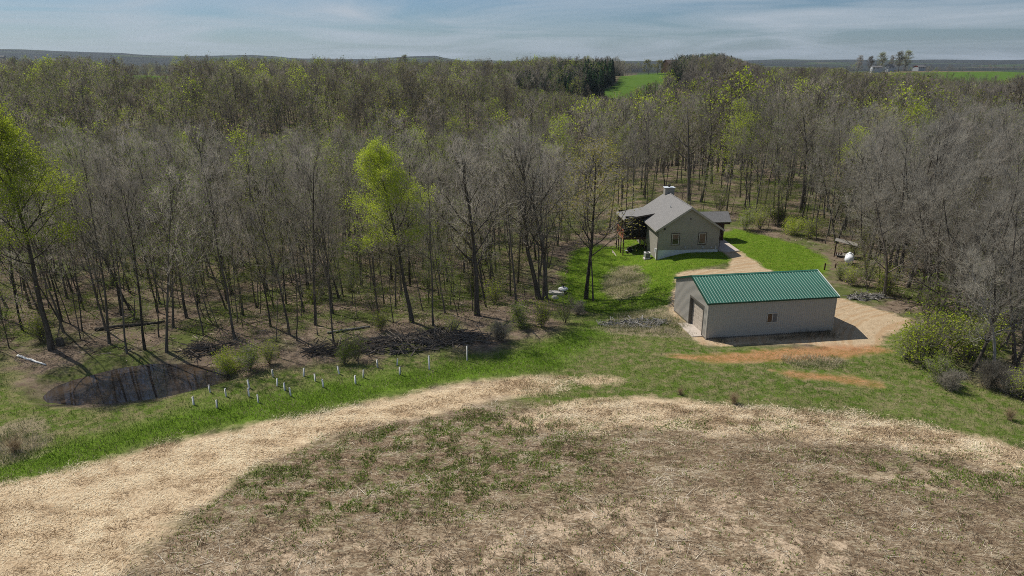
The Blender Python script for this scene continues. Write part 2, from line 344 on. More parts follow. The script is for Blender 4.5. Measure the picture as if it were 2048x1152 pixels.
# ground
def ground_material():
    m, nt, b, _ = newmat('ground')
    g = nt.nodes.new('ShaderNodeNewGeometry'); pos = g.outputs['Position']
    n_edge = math_n(nt, 'SUBTRACT', noise(nt, .55, 6, .7, pos), .5)
    def attr(n):
        a = nt.nodes.new('ShaderNodeAttribute'); a.attribute_name = n; return a.outputs['Fac']
    n_big = math_n(nt, 'SUBTRACT', noise(nt, .17, 3, .6, pos), .5)
    def mask(n, amp=3.0, soft=.8):
        return math_n(nt, 'ADD', math_n(nt, 'DIVIDE', math_n(nt, 'MULTIPLY_ADD', n_big, amp*.8, math_n(nt, 'MULTIPLY_ADD', n_edge, amp*1.2, attr(n))), soft), .5, clamp=True)
    n1 = noise(nt, .16, 5, .65, pos); n2 = noise(nt, 1.1, 6, .7, pos); n3 = noise(nt, 7, 4, .7, pos); n4 = noise(nt, .045, 4, .6, pos)
    fine = ramp(nt, n3, [(.25, (.72,)*3), (.75, (1.2,)*3)])
    litter = ramp(nt, n2, [(.25, (.10, .072, .05)), (.5, (.20, .152, .11)), (.8, (.30, .235, .175))])
    green_floor = ramp(nt, n2, [(.3, (.05, .07, .018)), (.7, (.12, .16, .035))])
    col = mixc(nt, ramp(nt, n1, [(.46, (0, 0, 0)), (.60, (.85, .85, .85))]), litter, green_floor)
    rough = mixc(nt, ramp(nt, n2, [(.42, (0,)*3), (.62, (1,)*3)]), ramp(nt, n1, [(.3, (.075, .125, .02)), (.7, (.115, .165, .03))]), ramp(nt, n1, [(.3, (.26, .21, .12)), (.7, (.19, .19, .075))]))
    col = mixc(nt, mask('z_rough', 5, 1.5), col, rough)
    lawn = ramp(nt, n2, [(.25, (.08, .15, .012)), (.5, (.12, .195, .02)), (.7, (.175, .225, .036)), (.85, (.23, .24, .065))])
    col = mixc(nt, mask('z_lawn', 3, 1.2), col, lawn)
    strip = ramp(nt, n2, [(.25, (.085, .15, .018)), (.6, (.125, .205, .024)), (.85, (.175, .23, .04))])
    col = mixc(nt, mask('z_strip', 3.0, 2.4), col, strip)
    dry = ramp(nt, n2, [(.3, (.10, .13, .03)), (.5, (.28, .23, .15)), (.7, (.36, .30, .20))])
    col = mixc(nt, math_n(nt, 'MULTIPLY', mask('z_dry', 4, 1.5), .9), col, dry)
    track = noise(nt, .9, 4, .6, pos, stretch=(.35, 1.6, 1, .35))
    vs = nt.nodes.new('ShaderNodeVectorMath'); vs.operation = 'DISTANCE'; nt.links.new(pos, vs.inputs[0]); vs.inputs[1].default_value = (47, 58, 0)
    cv = nt.nodes.new('ShaderNodeCombineXYZ'); nt.links.new(vs.outputs['Value'], cv.inputs[0]); nt.links.new(n2, cv.inputs[1])
    ruts = noise(nt, 1.6, 2, .5, cv.outputs[0], stretch=(1, .25, 1))
    track = math_n(nt, 'ADD', math_n(nt, 'MULTIPLY', track, .4), math_n(nt, 'MULTIPLY', ruts, .6))
    drive = mixc(nt, ramp(nt, track, [(.48, (0,)*3), (.58, (.9,)*3)]), ramp(nt, n2, [(.3, (.40, .30, .19)), (.7, (.55, .43, .285))]), (.42, .29, .17))
    col = mixc(nt, mask('z_drive', 2.2, .7), col, drive)
    red = ramp(nt, n2, [(.3, (.33, .14, .065)), (.7, (.50, .27, .135))])
    col = mixc(nt, math_n(nt, 'MULTIPLY', mask('z_red', 1.6, 1.0), ramp(nt, n3, [(.35, (.35,)*3), (.6, (1,)*3)])), col, red)
    fgreen = ramp(nt, n2, [(.3, (.06, .10, .018)), (.7, (.12, .17, .035))])
    fbrown = ramp(nt, n3, [(.25, (.125, .085, .053)), (.5, (.23, .163, .102)), (.8, (.365, .28, .185))])
    fsand = ramp(nt, n3, [(.3, (.38, .275, .18)), (.7, (.57, .45, .315))])
    sandm = math_n(nt, 'MULTIPLY', ramp(nt, n2, [(.50, (0,)*3), (.57, (1.1,)*3)]), attr('z_sand'), clamp=True)
    field = mixc(nt, math_n(nt, 'MULTIPLY', ramp(nt, n2, [(.48, (0,)*3), (.62, (1,)*3)]), attr('z_weed'), clamp=True), fbrown, fgreen)
    mat_ = noise(nt, 2.2, 6, .75, pos, stretch=(.5, 1.2, 1, .5), dist=1.2)
    field = mixc(nt, ramp(nt, mat_, [(.50, (0,)*3), (.60, (.9,)*3)]), field, (.42, .35, .24))
    field = mixc(nt, ramp(nt, mat_, [(.34, (.9,)*3), (.46, (0,)*3)]), field, (.095, .068, .046))
    field = mixc(nt, sandm, field, fsand)
    col = mixc(nt, mask('z_field', 3.5, 2.2), col, field)
    swath = noise(nt, 1.3, 6, .65, pos, stretch=(.22, 1.3, 1, -.25), dist=.6)
    straw = mixc(nt, ramp(nt, swath, [(.36, (0,)*3), (.62, (1,)*3)]), ramp(nt, n3, [(.2, (.38, .265, .16)), (.7, (.54, .405, .255))]), ramp(nt, n3, [(.2, (.53, .41, .26)), (.5, (.63, .495, .325)), (.8, (.70, .57, .39))]))
    straw = mixc(nt, ramp(nt, n1, [(.55, (0,)*3), (.72, (.6,)*3)]), straw, (.36, .27, .17))
    col = mixc(nt, mask('z_straw', 3.2, 1.3), col, straw)
    meadow = ramp(nt, n1, [(.3, (.07, .135, .022)), (.7, (.105, .17, .035))])
    col = mixc(nt, mask('z_meadow', 2, 2), col, meadow)
    land = ramp(nt, noise(nt, .0016, 3, .5, pos, dist=1.0), [(.50, (.030, .034, .032)), (.58, (.040, .044, .036)), (.585, (.05, .075, .03)), (.63, (.045, .07, .03)), (.635, (.10, .09, .06)), (.68, (.038, .04, .034))])
    col = mixc(nt, attr('z_far'), col, land)
    col = mixc(nt, 1.0, col, fine, 'MULTIPLY')
    nt.links.new(col, b.inputs['Base Color']); b.inputs['Roughness'].default_value = 1.0; b.inputs['Specular IOR Level'].default_value = 0.0
    bump(nt, b, math_n(nt, 'ADD', n3, math_n(nt, 'MULTIPLY', n2, 1.5)), .6, .12)
    return m

# ------------------------------------------------------------------ ground sheet
def axis_vals(a, b, step, grow, lo, hi):
    mid = list(np.arange(a, b, step)); up = []; v = b; s = step
    while v < hi: up.append(v); s *= grow; v += s
    up.append(hi); dn = []; v = a-step; s = step
    while v > lo: dn.append(v); s *= grow; v -= s
    dn.append(lo); return np.array(dn[::-1]+mid+up)
gx = axis_vals(-62, 72, .7, 1.042, -10000, 10000); gy = axis_vals(24, 118, .7, 1.036, -3000, 11000)
def ground():
    X, Y = np.meshgrid(gx, gy); X = X.ravel(); Y = Y.ravel(); Z = H(X, Y)
    Z = Z + .06*(fnoise(X, Y, 2.2, 44, 2)-.5)*np.exp(-(np.hypot(X, Y)/150)**2)*2
    barn = np.array([[19.0, 63.2], [33.7, 65.5], [32.3, 74.6], [17.5, 72.4]])
    sb = sdf(barn, X, Y); Z = np.where(sb > -2.5, Z*np.clip(-sb/2.5, 0, 1) - .03*(sb > -.3), Z)
    nx, ny = len(gx), len(gy)
    i = np.arange(nx-1)[None, :] + nx*np.arange(ny-1)[:, None]
    q = np.stack([i, i+1, i+1+nx, i+nx], -1).reshape(-1, 4)
    me = bpy.data.meshes.new('ground'); me.vertices.add(len(X)); me.vertices.foreach_set('co', np.stack([X, Y, Z], 1).astype(np.float32).ravel())
    me.loops.add(q.size); me.loops.foreach_set('vertex_index', q.astype(np.int32).ravel())
    me.polygons.add(len(q)); me.polygons.foreach_set('loop_start', np.arange(0, q.size, 4, dtype=np.int32)); me.polygons.foreach_set('use_smooth', np.ones(len(q), bool))
    def put(n, v): me.attributes.new(n, 'FLOAT', 'POINT').data.foreach_set('value', np.asarray(v, np.float32))
    for n, zz in (('z_rough', Z_ROUGH), ('z_lawn', Z_LAWN), ('z_strip', Z_STRIP), ('z_dry', Z_DRY), ('z_drive', Z_DRIVE), ('z_red', Z_RED), ('z_field', Z_FIELD), ('z_straw', Z_STRAW), ('z_meadow', Z_MEADOW)):
        put(n, usdf(zz, X, Y))
    put('z_sand', sand_amt(X, Y)); put('z_weed', weed_amt(X, Y)); put('z_far', sst(900, 1500, np.hypot(X, Y)))
    me.materials.append(ground_material()); me.update(calc_edges=True)
    o = link(bpy.data.objects.new('ground', me)); tag(o, 'sloping ground of mown grass, straw, bare field and woodland floor', kind='structure')
def blob(X, Y, px, py, rx, ry):
    c = P(px, py); return np.exp(-((X-c[0])/rx)**2-((Y-c[1])/ry)**2)
def sand_amt(X, Y):
    s = 0
    for a in [(1180, 1090, 7, 3.2), (1330, 1040, 4, 2), (1440, 1110, 4, 2), (600, 1120, 6, 2.2), (1640, 1110, 5, 2), (1850, 960, 5, 1.5), (1000, 1140, 6, 2), (1500, 1000, 3, 1)]: s = s + blob(X, Y, *a)
    return np.clip(s*1.2, 0, 1)
def weed_amt(X, Y):
    s = .12
    for a in [(880, 900, 9, 4), (800, 980, 8, 2.5), (560, 960, 5, 3), (950, 850, 6, 3), (620, 1010, 6, 2), (1900, 950, 8, 2.2), (1450, 850, 6, 1), (1000, 930, 6, 3)]: s = s + blob(X, Y, *a)
    return np.clip(s, 0, 1)
ground()

# pond water
M['water'], nt_, b_, _ = newmat('pond_water')
nt_.links.new(ramp(nt_, noise(nt_, .35, 3, .5), [(.35, (.040, .036, .035)), (.7, (.080, .056, .036))]), b_.inputs['Base Color'])
b_.inputs['Roughness'].default_value = .04; b_.inputs['IOR'].default_value = 1.5; b_.inputs['Specular IOR Level'].default_value = .5
bump(nt_, b_, noise(nt_, 3.0, 3, .5), .03, .02)
cen = POND.mean(0); pw = cen + (POND-cen)*1.06
mb = MB(); mb.v = [(p[0], p[1], POND_Z) for p in pw]; mb.f = [tuple(range(len(pw)))]
tag(mb.build('water', M['water']), 'dark brown pond water with reflections of bare trees', kind='structure')

# ------------------------------------------------------------------ trees: a few grown models, shared by the copies
def vrot(d, ang, az):
    """direction at angle ang from d, turned az round it"""
    a = d.orthogonal().normalized(); b = d.cross(a)
    return (d*math.cos(ang) + (a*math.cos(az)+b*math.sin(az))*math.sin(ang)).normalized()
UP = Vector((0, 0, 1))
def grow_path(R, p, d, L, n, wob, pull):
    pts = [p.copy()]; d = d.copy()
    for i in range(n):
        d = (d + Vector((R.gauss(0, wob), R.gauss(0, wob), R.gauss(0, wob))) + UP*pull).normalized()
        p = p + d*(L/n); pts.append(p.copy())
    return pts
def at_path(pts, t):
    f = t*(len(pts)-1); i = min(int(f), len(pts)-2); k = f-i
    return pts[i].lerp(pts[i+1], k), (pts[i+1]-pts[i]).normalized()
def gen_tree(seed, Ht=20., r0=.175, first=.32, nprim=15, a_lo=58, a_hi=28, plen=.34, nsec=6, nter=5, ntwig=4, tw=.027, tl=.85, leaf=0, ls=.16, lspread=.45, wob=.035, pull=.10,
             sides=6, prim_r=.5, fork=None, leaf_lo=0.0, taper=.85, min_r=.026, flat=False):
    R = random.Random(seed); mb = MB(); tw_t = []; lf = []
    def sliver(p, q, w):
        d = (q-p); s = d.cross(Vector((R.gauss(0, 1), R.gauss(0, 1), R.gauss(0, 1)))).normalized()*(w*.5)
        tw_t.append((tuple(p-s), tuple(p+s), tuple(q)))
    def leaves(p, n):
        for _ in range(n):
            c = p + Vector((R.gauss(0, 1), R.gauss(0, 1), R.gauss(0, .8)))*lspread
            if c.z < leaf_lo*Ht: continue
            s = ls*R.uniform(.6, 1.35); a = Vector((R.gauss(0, 1), R.gauss(0, 1), R.gauss(0, .7))).normalized()*s; b = vrot(a.normalized(), R.uniform(.7, 1.4), R.uniform(0, 6.28))*s
            lf.append((tuple(c), tuple(c+a), tuple(c+b)))
    stems = [(Vector((0, 0, -.3)), UP.copy(), Ht, r0)]
    def do_stem(p0, d0, L, r, first):
        pts = grow_path(R, p0, d0, L, 9, wob, .02)
        rad = [max(min_r, r*(1-taper*(i/9)**1.05))*(1.35 if i == 0 else 1) for i in range(10)]
        mb.tube(pts, rad, sides, cap=False)
        for i in range(nprim):
            tt = (i+R.random())/nprim; t = first+(.99-first)*tt
            p, d = at_path(pts, t); rr = max(min_r, r*(1-taper*t**1.05))
            ang = math.radians(a_lo+(a_hi-a_lo)*tt + R.uniform(-9, 9)); az = i*2.399+R.uniform(-.5, .5)
            L1 = L*plen*(1-.62*tt)*R.uniform(.72, 1.25)
            if tt < .12: L1 *= R.uniform(.4, 1)
            pp = grow_path(R, p, vrot(UP.lerp(d, .6).normalized(), ang, az), L1, 5, .10, pull); r1 = max(min_r, rr*prim_r*R.uniform(.7, 1.15))
            mb.tube(pp, [max(min_r*.7, r1*(1-.8*k/5)) for k in range(6)], 4 if sides > 4 else 3, cap=False)
            for j in range(nsec):
                s = .22+.76*(j+R.random())/nsec; q, dq = at_path(pp, s)
                L2 = L1*.52*(1.15-.7*s)*R.uniform(.7, 1.3); r2 = max(min_r*.6, r1*(1-.75*s)*.68)
                sp = grow_path(R, q, vrot(dq, math.radians(R.uniform(28, 60)), R.uniform(0, 6.28)), L2, 3, .14, pull*1.0)
                if flat:
                    for k in range(3): sliver(sp[k], sp[k+1], r2*2.4)
                else: mb.tube(sp, [r2, r2*.75, r2*.5, r2*.3], 3, cap=False)
                for k in range(nter):
                    u = .15+.85*(k+R.random())/nter; e, de = at_path(sp, u); L3 = max(.5, L2*.55*R.uniform(.6, 1.3))
                    td = vrot(de, math.radians(R.uniform(22, 58)), R.uniform(0, 6.28)); td = (td+UP*.22).normalized(); e2 = e+td*L3
                    sliver(e, e2, max(tw*1.5, r2*.8))
                    for _ in range(ntwig):
                        g = e.lerp(e2, R.uniform(.2, 1)); h = g+(vrot(td, math.radians(R.uniform(15, 55)), R.uniform(0, 6.28))+UP*.15).normalized()*tl*R.uniform(.5, 1.3)
                        sliver(g, h, tw)
                        if leaf:
                            n = leaf if leaf >= 1 else (1 if R.random() < leaf else 0)
                            leaves(h, int(n))
    if fork:
        for (ang, az, fr, ft) in fork:
            do_stem(Vector((math.cos(az)*r0*.6, math.sin(az)*r0*.6, -.3)), vrot(UP, math.radians(ang), az), Ht*fr, r0*ft, first)
    else: do_stem(*stems[0], first)
    return mb, np.array(tw_t), (np.array(lf) if lf else np.zeros((0, 3, 3)))

def tree_model(seed, bark='bark', twig='twig', leafm='leaf_bud', **kw):
    mb, tw, lf = gen_tree(seed, **kw)
    trunk = mb.mesh('trunk', M[bark], True)
    V = np.concatenate([tw, lf]) if len(lf) else tw
    crown = tri_mesh('crown', V, [M[twig], M[leafm]], [0]*len(tw)+[1]*len(lf))
    return trunk, crown, float(V[:, :, 2].max())

BARE = [tree_model(101, nprim=15, plen=.33, first=.33, ntwig=3), tree_model(102, nprim=14, plen=.38, first=.28, wob=.055, ntwig=3), tree_model(103, nprim=16, plen=.30, first=.40, a_lo=45, a_hi=22, ntwig=3),
        tree_model(104, nprim=13, plen=.42, first=.32, a_lo=50, a_hi=20, wob=.05, ntwig=3), tree_model(105, nprim=15, plen=.26, first=.45, r0=.14, ntwig=3),
        tree_model(106, nprim=10, plen=.36, first=.28, r0=.17, fork=[(7, .4, 1, .85), (9, 3.4, .92, .7)], nsec=5, ntwig=3), tree_model(107, nprim=12, plen=.46, first=.26, a_lo=62, a_hi=30, r0=.22, wob=.06, ntwig=3),
        tree_model(108, nprim=17, plen=.24, first=.3, a_lo=60, a_hi=40, r0=.13, wob=.05, ntwig=3), tree_model(109, nprim=11, plen=.40, first=.38, r0=.19, fork=[(5, 1.4, 1, .9), (12, 4.4, .8, .6)], nsec=6, ntwig=3)]
BUD = [tree_model(111, nprim=15, plen=.33, first=.28, leaf=1, ls=.13, ntwig=3), tree_model(112, nprim=14, plen=.30, first=.22, leaf=1, ls=.14, r0=.14, ntwig=3), tree_model(113, nprim=15, plen=.36, first=.36, leaf=.7, ls=.13, ntwig=3),
       tree_model(114, nprim=13, plen=.42, first=.26, leaf=1, ls=.15, r0=.18, wob=.055, ntwig=3), tree_model(115, nprim=16, plen=.25, first=.2, leaf=1.5, ls=.13, r0=.12, ntwig=3)]
BIG = [tree_model(117, nprim=17, plen=.38, first=.30, r0=.33, prim_r=.62, wob=.06, nsec=7, nter=6, ntwig=3, tw=.026), tree_model(118, nprim=18, plen=.36, first=.26, r0=.33, prim_r=.62, wob=.06, nsec=7, nter=6, ntwig=3, tw=.026)]
LEAFY = [tree_model(121, nprim=15, plen=.34, first=.33, leaf=2, ls=.19, leafm='leaf_bright', lspread=.4), tree_model(122, nprim=20, plen=.32, first=.42, leaf=9, ls=.115, leafm='leaf_bright', nsec=7, nter=5, ntwig=5, lspread=.24, a_lo=68, a_hi=30, r0=.28, leaf_lo=.54)]
SPARSE = [tree_model(126, nprim=17, plen=.34, first=.32, r0=.24, leaf=1, ls=.19, leafm="leaf_gold", nsec=7, nter=5, ntwig=5, tw=.022, a_lo=52), tree_model(127, nprim=13, plen=.26, first=.4, r0=.15, nsec=6, nter=5, ntwig=5, tw=.02)]
GOLD = [tree_model(125, nprim=14, plen=.36, first=.36, leaf=1, ls=.17, leafm='leaf_gold', ntwig=5)]
OAK = [tree_model(131, Ht=20, r0=.42, first=.36, nprim=11, plen=.46, a_lo=75, a_hi=35, wob=.07, pull=.06, prim_r=.62, nsec=7, nter=6, ntwig=5, sides=8),
       tree_model(132, Ht=20, r0=.38, first=.42, nprim=10, plen=.48, a_lo=70, a_hi=30, wob=.09, pull=.05, prim_r=.6, nsec=7, nter=6, ntwig=5, sides=8, leaf=.35, ls=.15, leafm='leaf_gold')]
PALE = [tree_model(141, bark='bark_pale', twig='twig_pale', Ht=14, r0=.24, first=.25, nprim=13, plen=.46, a_lo=72, a_hi=35, wob=.09, nsec=7, nter=6, ntwig=5)]
GREY = [tree_model(143, twig='twig_pale', Ht=18, r0=.28, first=.22, nprim=15, plen=.44, a_lo=66, a_hi=30, wob=.06, nsec=7, nter=6, ntwig=5), tree_model(144, twig='twig_pale', Ht=17, r0=.22, first=.2, nprim=11, plen=.42, fork=[(10, .8, 1, .9), (14, 3.8, .9, .8)], nsec=6, nter=5, ntwig=5)]
SAP = [tree_model(151, Ht=8, r0=.055, first=.25, nprim=10, plen=.30, nsec=4, nter=4, ntwig=3, tl=.5, tw=.014, leaf=2, ls=.12, min_r=.008, sides=5), tree_model(152, Ht=10, r0=.07, first=.35, nprim=10, plen=.26, nsec=4, nter=3, ntwig=3, tl=.55, tw=.014, leaf=2, ls=.12, min_r=.01, sides=5),
       tree_model(153, Ht=11, r0=.08, first=.4, nprim=9, plen=.25, nsec=4, nter=3, ntwig=3, tl=.6, tw=.015, min_r=.01, sides=5)]
def shrub_model(seed, Ht=2.4, n=9, leaf=2, leafm='leaf_shrub', twig='twig', ls=.12, bark='bark', spread=28, **kw):
    fork = [(random.Random(seed+i).uniform(4, spread), i*2.4, random.Random(seed*3+i).uniform(.6, 1.05), 1) for i in range(n)]
    args = dict(Ht=Ht, r0=.03, first=.15, nprim=6, plen=.38, nsec=3, nter=3, ntwig=3, tw=.014, tl=.32, leaf=leaf, ls=ls, lspread=.18, wob=.09, min_r=.008, sides=4, fork=fork); args.update(kw)
    return tree_model(seed, bark=bark, twig=twig, leafm=leafm, **args)
SHRUB = [shrub_model(161, leaf=1, n=8, Ht=2.6, spread=36, leafm='leaf_bright', ls=.085, plen=.32, nprim=7), shrub_model(162, Ht=2.2, n=8, leaf=1, spread=50, ls=.10, plen=.30, nprim=8), shrub_model(163, Ht=3.1, n=7, leaf=.6, spread=32, plen=.3)]
BUSH_BRIGHT = [shrub_model(165, Ht=2.4, n=8, leaf=2, leafm='leaf_bright', spread=46, ls=.09, plen=.3, nprim=8)]
M['twig_dry'] = bark_mat('twig_dry', (.28, .20, .12), (.46, .35, .22), .15, .4)
DRYW = [shrub_model(169, Ht=1.7, n=16, leaf=0, bark='twig_dry', twig='twig_dry', spread=26, plen=.16, nprim=5, nsec=2, nter=2, ntwig=2, r0=.012)]
BRUSH = [shrub_model(167, Ht=2.0, n=12, leaf=0, spread=40, ntwig=5), shrub_model(168, Ht=1.5, n=14, leaf=0, twig='twig_pale', spread=50, ntwig=5)]
def conifer_model(seed, Ht=14, base=.06, w=2.4, n=46, per=11):
    R = random.Random(seed); mb = MB(); mb.tube([(0, 0, -.3), (0, 0, Ht*.5), (0, 0, Ht)], [.2, .12, .02], 6, cap=False); T = []
    for i in range(n):
        t = base+(1-base)*(i/n); rad = w*(1-t)**.85*R.uniform(.8, 1.15)+.15; z = t*Ht
        for k in range(per):
            a = k*6.283/per+R.uniform(-.3, .3); c, s = math.cos(a), math.sin(a); wd = .28*rad+.12
            p = Vector((c*rad*R.uniform(.75, 1.1), s*rad*R.uniform(.75, 1.1), z-rad*.32+R.uniform(-.2, .2)))
            T.append(((0, 0, z+.25), tuple(p+Vector((-s*wd, c*wd, -.1))), tuple(p+Vector((s*wd, -c*wd, .1)))))
    return mb.mesh('trunk', M['bark'], True), tri_mesh('crown', np.array(T), [M['needle']]), Ht
PINE = [conifer_model(171), conifer_model(172, 12, .1, 2.0)]

def place_tree(name, model, x, y, s, label, cat, group=None, lean=0., lean_y=0., spin=None, z=None, sz=None, sink=0.0):
    o = bpy.data.objects.new(name, None); o.empty_display_size = .5; COL.objects.link(o)
    zz = h1(x, y) if z is None else z
    spin = rnd.uniform(0, 6.28) if spin is None else spin
    o.matrix_world = Matrix.Translation((x, y, zz-sink)) @ Matrix.Rotation(lean, 4, 'Y') @ Matrix.Rotation(lean_y, 4, 'X') @ Matrix.Rotation(spin, 4, 'Z') @ Matrix.Diagonal((s, s, s if sz is None else sz, 1))
    tag(o, label, cat, group)
    link(bpy.data.objects.new('trunk', model[0]), o); link(bpy.data.objects.new('crown', model[1]), o)
    return o
def top_height(px, py, x, y):
    d = px_ray(px, py); t = math.hypot(x, y)/math.hypot(d[0], d[1]); return CAM_Z+d[2]*t, d[0]*t-x

# trees that stand out: base pixel, top pixel, model, its nominal height
HERO = [
    ('leafy_tree', LEAFY[1], 20, (824, 645), (742, 268), 'tall bright yellow-green maple in full leaf at the wood edge, left of the house', .98),
    ('leafy_tree', LEAFY[1], 20, (103, 700), (-35, 200), 'bright green leafy tree cut off by the left picture edge, behind the pond', 1.0),
    ('bare_tree', BARE[3], 20, (212, 662), (108, 330), 'bare tree leaning strongly left, just behind the left end of the pond', .9),
    ('bare_tree', BARE[0], 20, (219, 688), (175, 300), 'dark straight bare tree beside the strongly leaning one behind the pond', .9),
    ('bare_tree', BARE[4], 20, (254, 706), (205, 320), 'slim bare tree leaning left at the back bank of the pond', .9),
    ('bare_tree', BARE[2], 20, (290, 700), (262, 330), 'slim upright bare tree over the middle of the pond', .9),
    ('budding_tree', BUD[0], 20, (333, 702), (340, 300), 'straight budding tree standing directly behind the pond water', 1.0),
    ('bare_tree', BARE[3], 20, (470, 678), (432, 290), 'dark bare tree with a vase-shaped crown behind the green bush by the pond', 1.0),
    ('bare_tree', BARE[1], 20, (579, 670), (535, 330), 'bare tree leaning left above the middle rows of white tubes', .9),
    ('bare_tree', BARE[0], 20, (631, 650), (636, 262), 'tallest bare tree left of the bright green maple, its fork reaching right', 1.0),
    ('bare_tree', BARE[1], 20, (668, 688), (618, 400), 'dark crooked bare tree rooted at the brush bank left of the maple', .8),
    ('bare_tree', BARE[4], 20, (866, 652), (846, 300), 'slim straight bare tree just right of the bright green maple', 1.0),
    ('bare_tree', BIG[0], 20, (954, 631), (948, 262), 'large bare tree with fan-shaped crown standing alone right of the maple', 1.1),
    ('bare_tree', BIG[0], 20, (1077, 598), (990, 235), 'left trunk of the tall twin bare trees, leaning left, left of the house', 1.0),
    ('bare_tree', BIG[1], 20, (1090, 598), (1105, 240), 'right trunk of the tall twin bare trees left of the house', 1.1),
    ('budding_tree', SPARSE[0], 20, (1172, 598), (1212, 262), 'budding tree with pale yellow top on the lawn left of the house', 1.25),
    ('bare_tree', SPARSE[1], 20, (1186, 602), (1165, 330), 'thin dark trunk beside the yellow-topped tree on the lawn', .9),
    ('oak_tree', OAK[0], 20, (1378, 402), (1385, 178), 'big dark bare oak with crooked limbs standing behind the chimney', 1.0),
    ('oak_tree', OAK[1], 20, (1402, 404), (1440, 205), 'second dark oak, broad and leaning right, behind the house roof', .9),
    ('oak_tree', OAK[1], 20, (1600, 425), (1625, 178), 'broad budding oak rising above the lawn behind the fence posts', 1.0),
    ('bare_tree', BARE[4], 20, (1487, 412), (1540, 290), 'dark bare trunk leaning right at the lawn edge behind the house', 1.0),
    ('bare_tree', BARE[1], 20, (1556, 410), (1552, 240), 'bare tree with twisting trunk behind the far lawn', .95),
    ('grey_tree', GREY[1], 17, (1775, 548), (1765, 225), 'grey many-stemmed bare tree beside the white propane tank', 1.0),
    ('grey_tree', GREY[0], 18, (1792, 560), (1830, 230), 'spreading grey bare tree right of the white propane tank', 1.0),
    ('grey_tree', GREY[0], 18, (1955, 645), (2035, 250), 'large pale grey tree leaning right at the right picture edge', 1.0),
    ('grey_tree', GREY[1], 17, (1925, 640), (1905, 300), 'pale grey bare tree behind the green bushes beyond the dirt yard', 1.0),
    ('dead_tree', PALE[0], 14, (1985, 748), (2010, 480), 'whitish dead tree with bare crooked branches in front of the right wood', .95),
    ('grey_tree', GREY[0], 18, (2050, 690), (2075, 330), 'pale bare tree half outside the right picture edge', 1.0),
    ('grey_tree', GREY[0], 18, (1860, 600), (1868, 330), 'grey bushy-crowned tree behind the end of the dirt yard', 1.0),
    ('leafy_tree', LEAFY[0], 20, (1480, 395), (1478, 188), 'bright yellow-green tree behind the dark oaks beyond the house', 1.0),
    ('leafy_tree', GOLD[0], 20, (1745, 400), (1760, 198), 'golden budding tree rising over the wood right of the house', 1.1),
    ('leafy_tree', GOLD[0], 20, (1815, 405), (1815, 203), 'second golden budding tree, behind the propane tank trees', 1.0),
    ('leafy_tree', LEAFY[0], 20, (925, 455), (925, 228), 'yellow-green leafy crown in the wood above the fan-shaped bare tree', 1.0),
]
hero_xy = []
for nm, mod, nh, bp, tp, lab, wd in HERO:
    nh = mod[2]; x, y = P(*bp); zt, dx_ = top_height(*tp, x, y); zb = h1(x, y); hh = zt-zb
    s = hh/nh; lean = math.atan2(dx_, hh); hero_xy.append((x, y))
    s2 = math.hypot(hh, dx_)/nh
    place_tree(nm, mod, x, y, s2*wd, lab, 'tree', lean=lean, sz=s2)
HX = np.array(hero_xy)

# the rest of the near wood
edgeA = WP(W_EDGE)
cand = []
tries = 0
G_CELL = {}
def far_enough(x, y, dmin):
    i, j = int(x//6), int(y//6)
    for a in (i-1, i, i+1):
        for b in (j-1, j, j+1):
            for q in G_CELL.get((a, b), ()):
                if (q[0]-x)**2+(q[1]-y)**2 < dmin*dmin: return False
    return True
def put_cell(x, y): G_CELL.setdefault((int(x//6), int(y//6)), []).append((x, y))
for x, y in hero_xy: put_cell(x, y)
def uv_of(x, y, z):
    c, s = math.cos(PITCH), math.sin(PITCH); dz = z-CAM_Z
    dep = y*c - dz*s; return 1024+FPX*x/dep, 576-FPX*(y*s+dz*c)/dep
i_right = [(1835, 604), (1880, 625), (1905, 668), (1962, 690), (2003, 700), (2030, 735), (1945, 742), (1735, 560), (1815, 575), (1985, 640), (2040, 650), (1745, 520)]
i_lab = ['pale grey bare tree directly behind the pointed end of the dirt yard', 'pale grey bare tree just right of the pointed end of the dirt yard', 'grey bare tree rising out of the green bushes beside the yard', 'grey bare tree behind the brightest green bush', 'grey bare tree behind the whitish dead tree', 'grey bare tree low at the right picture edge beyond the dead tree',
         'short grey tree between the brightest bush and the dead tree', 'grey bare tree in the scrub between barn roof end and wood', 'grey bare tree behind the grey brush heap and the yard', 'grey bare tree deep behind the leaning tree at the right edge', 'grey bare tree cut off by the right picture edge at mid height', 'slim grey tree right behind the white propane tank']
for n_, bp in enumerate(i_right):
    x, y = P(*bp); m_ = GREY[n_ % 2]; hh = rnd.uniform(12, 18); put_cell(x, y); hero_xy.append((x, y))
    place_tree('grey_tree', m_, x, y, hh/m_[2]*1.1, i_lab[n_], 'tree', 'grey trees crowding the right wood edge', lean=rnd.gauss(0, .1), sz=hh/m_[2])
XS = RNG.uniform(-135, 140, 14000); YS = RNG.uniform(58, 172, 14000); SD = usdf(Z_WOODS, XS, YS); ZS = H(XS, YS)
near_trees = []
for x, y, s_, z in zip(XS, YS, SD, ZS):
    if s_ < .8: continue
    px, py = uv_of(x, y, z)
    if px < -140 or px > 2190: continue
    if not far_enough(x, y, 3.4 if y < 120 else 4.3): continue
    if 1235 < px < 1345 and y < 119: continue
    if 1300 < px < 1450 and y < 148: continue
    put_cell(x, y); near_trees.append((x, y, z, px, py))
near_trees.sort(key=lambda t: t[1])
def zone_of(px, y):
    if px < 480: return 'behind the pond', 'behind the pond'
    if px < 1120: return 'between pond and house', 'between pond and house'
    if px < 1660: return 'behind the house', 'behind the house'
    return 'right of the yard', 'right of the yard'
FAR_EXTRA = []
kc = {'bare': 0, 'bud': 0}
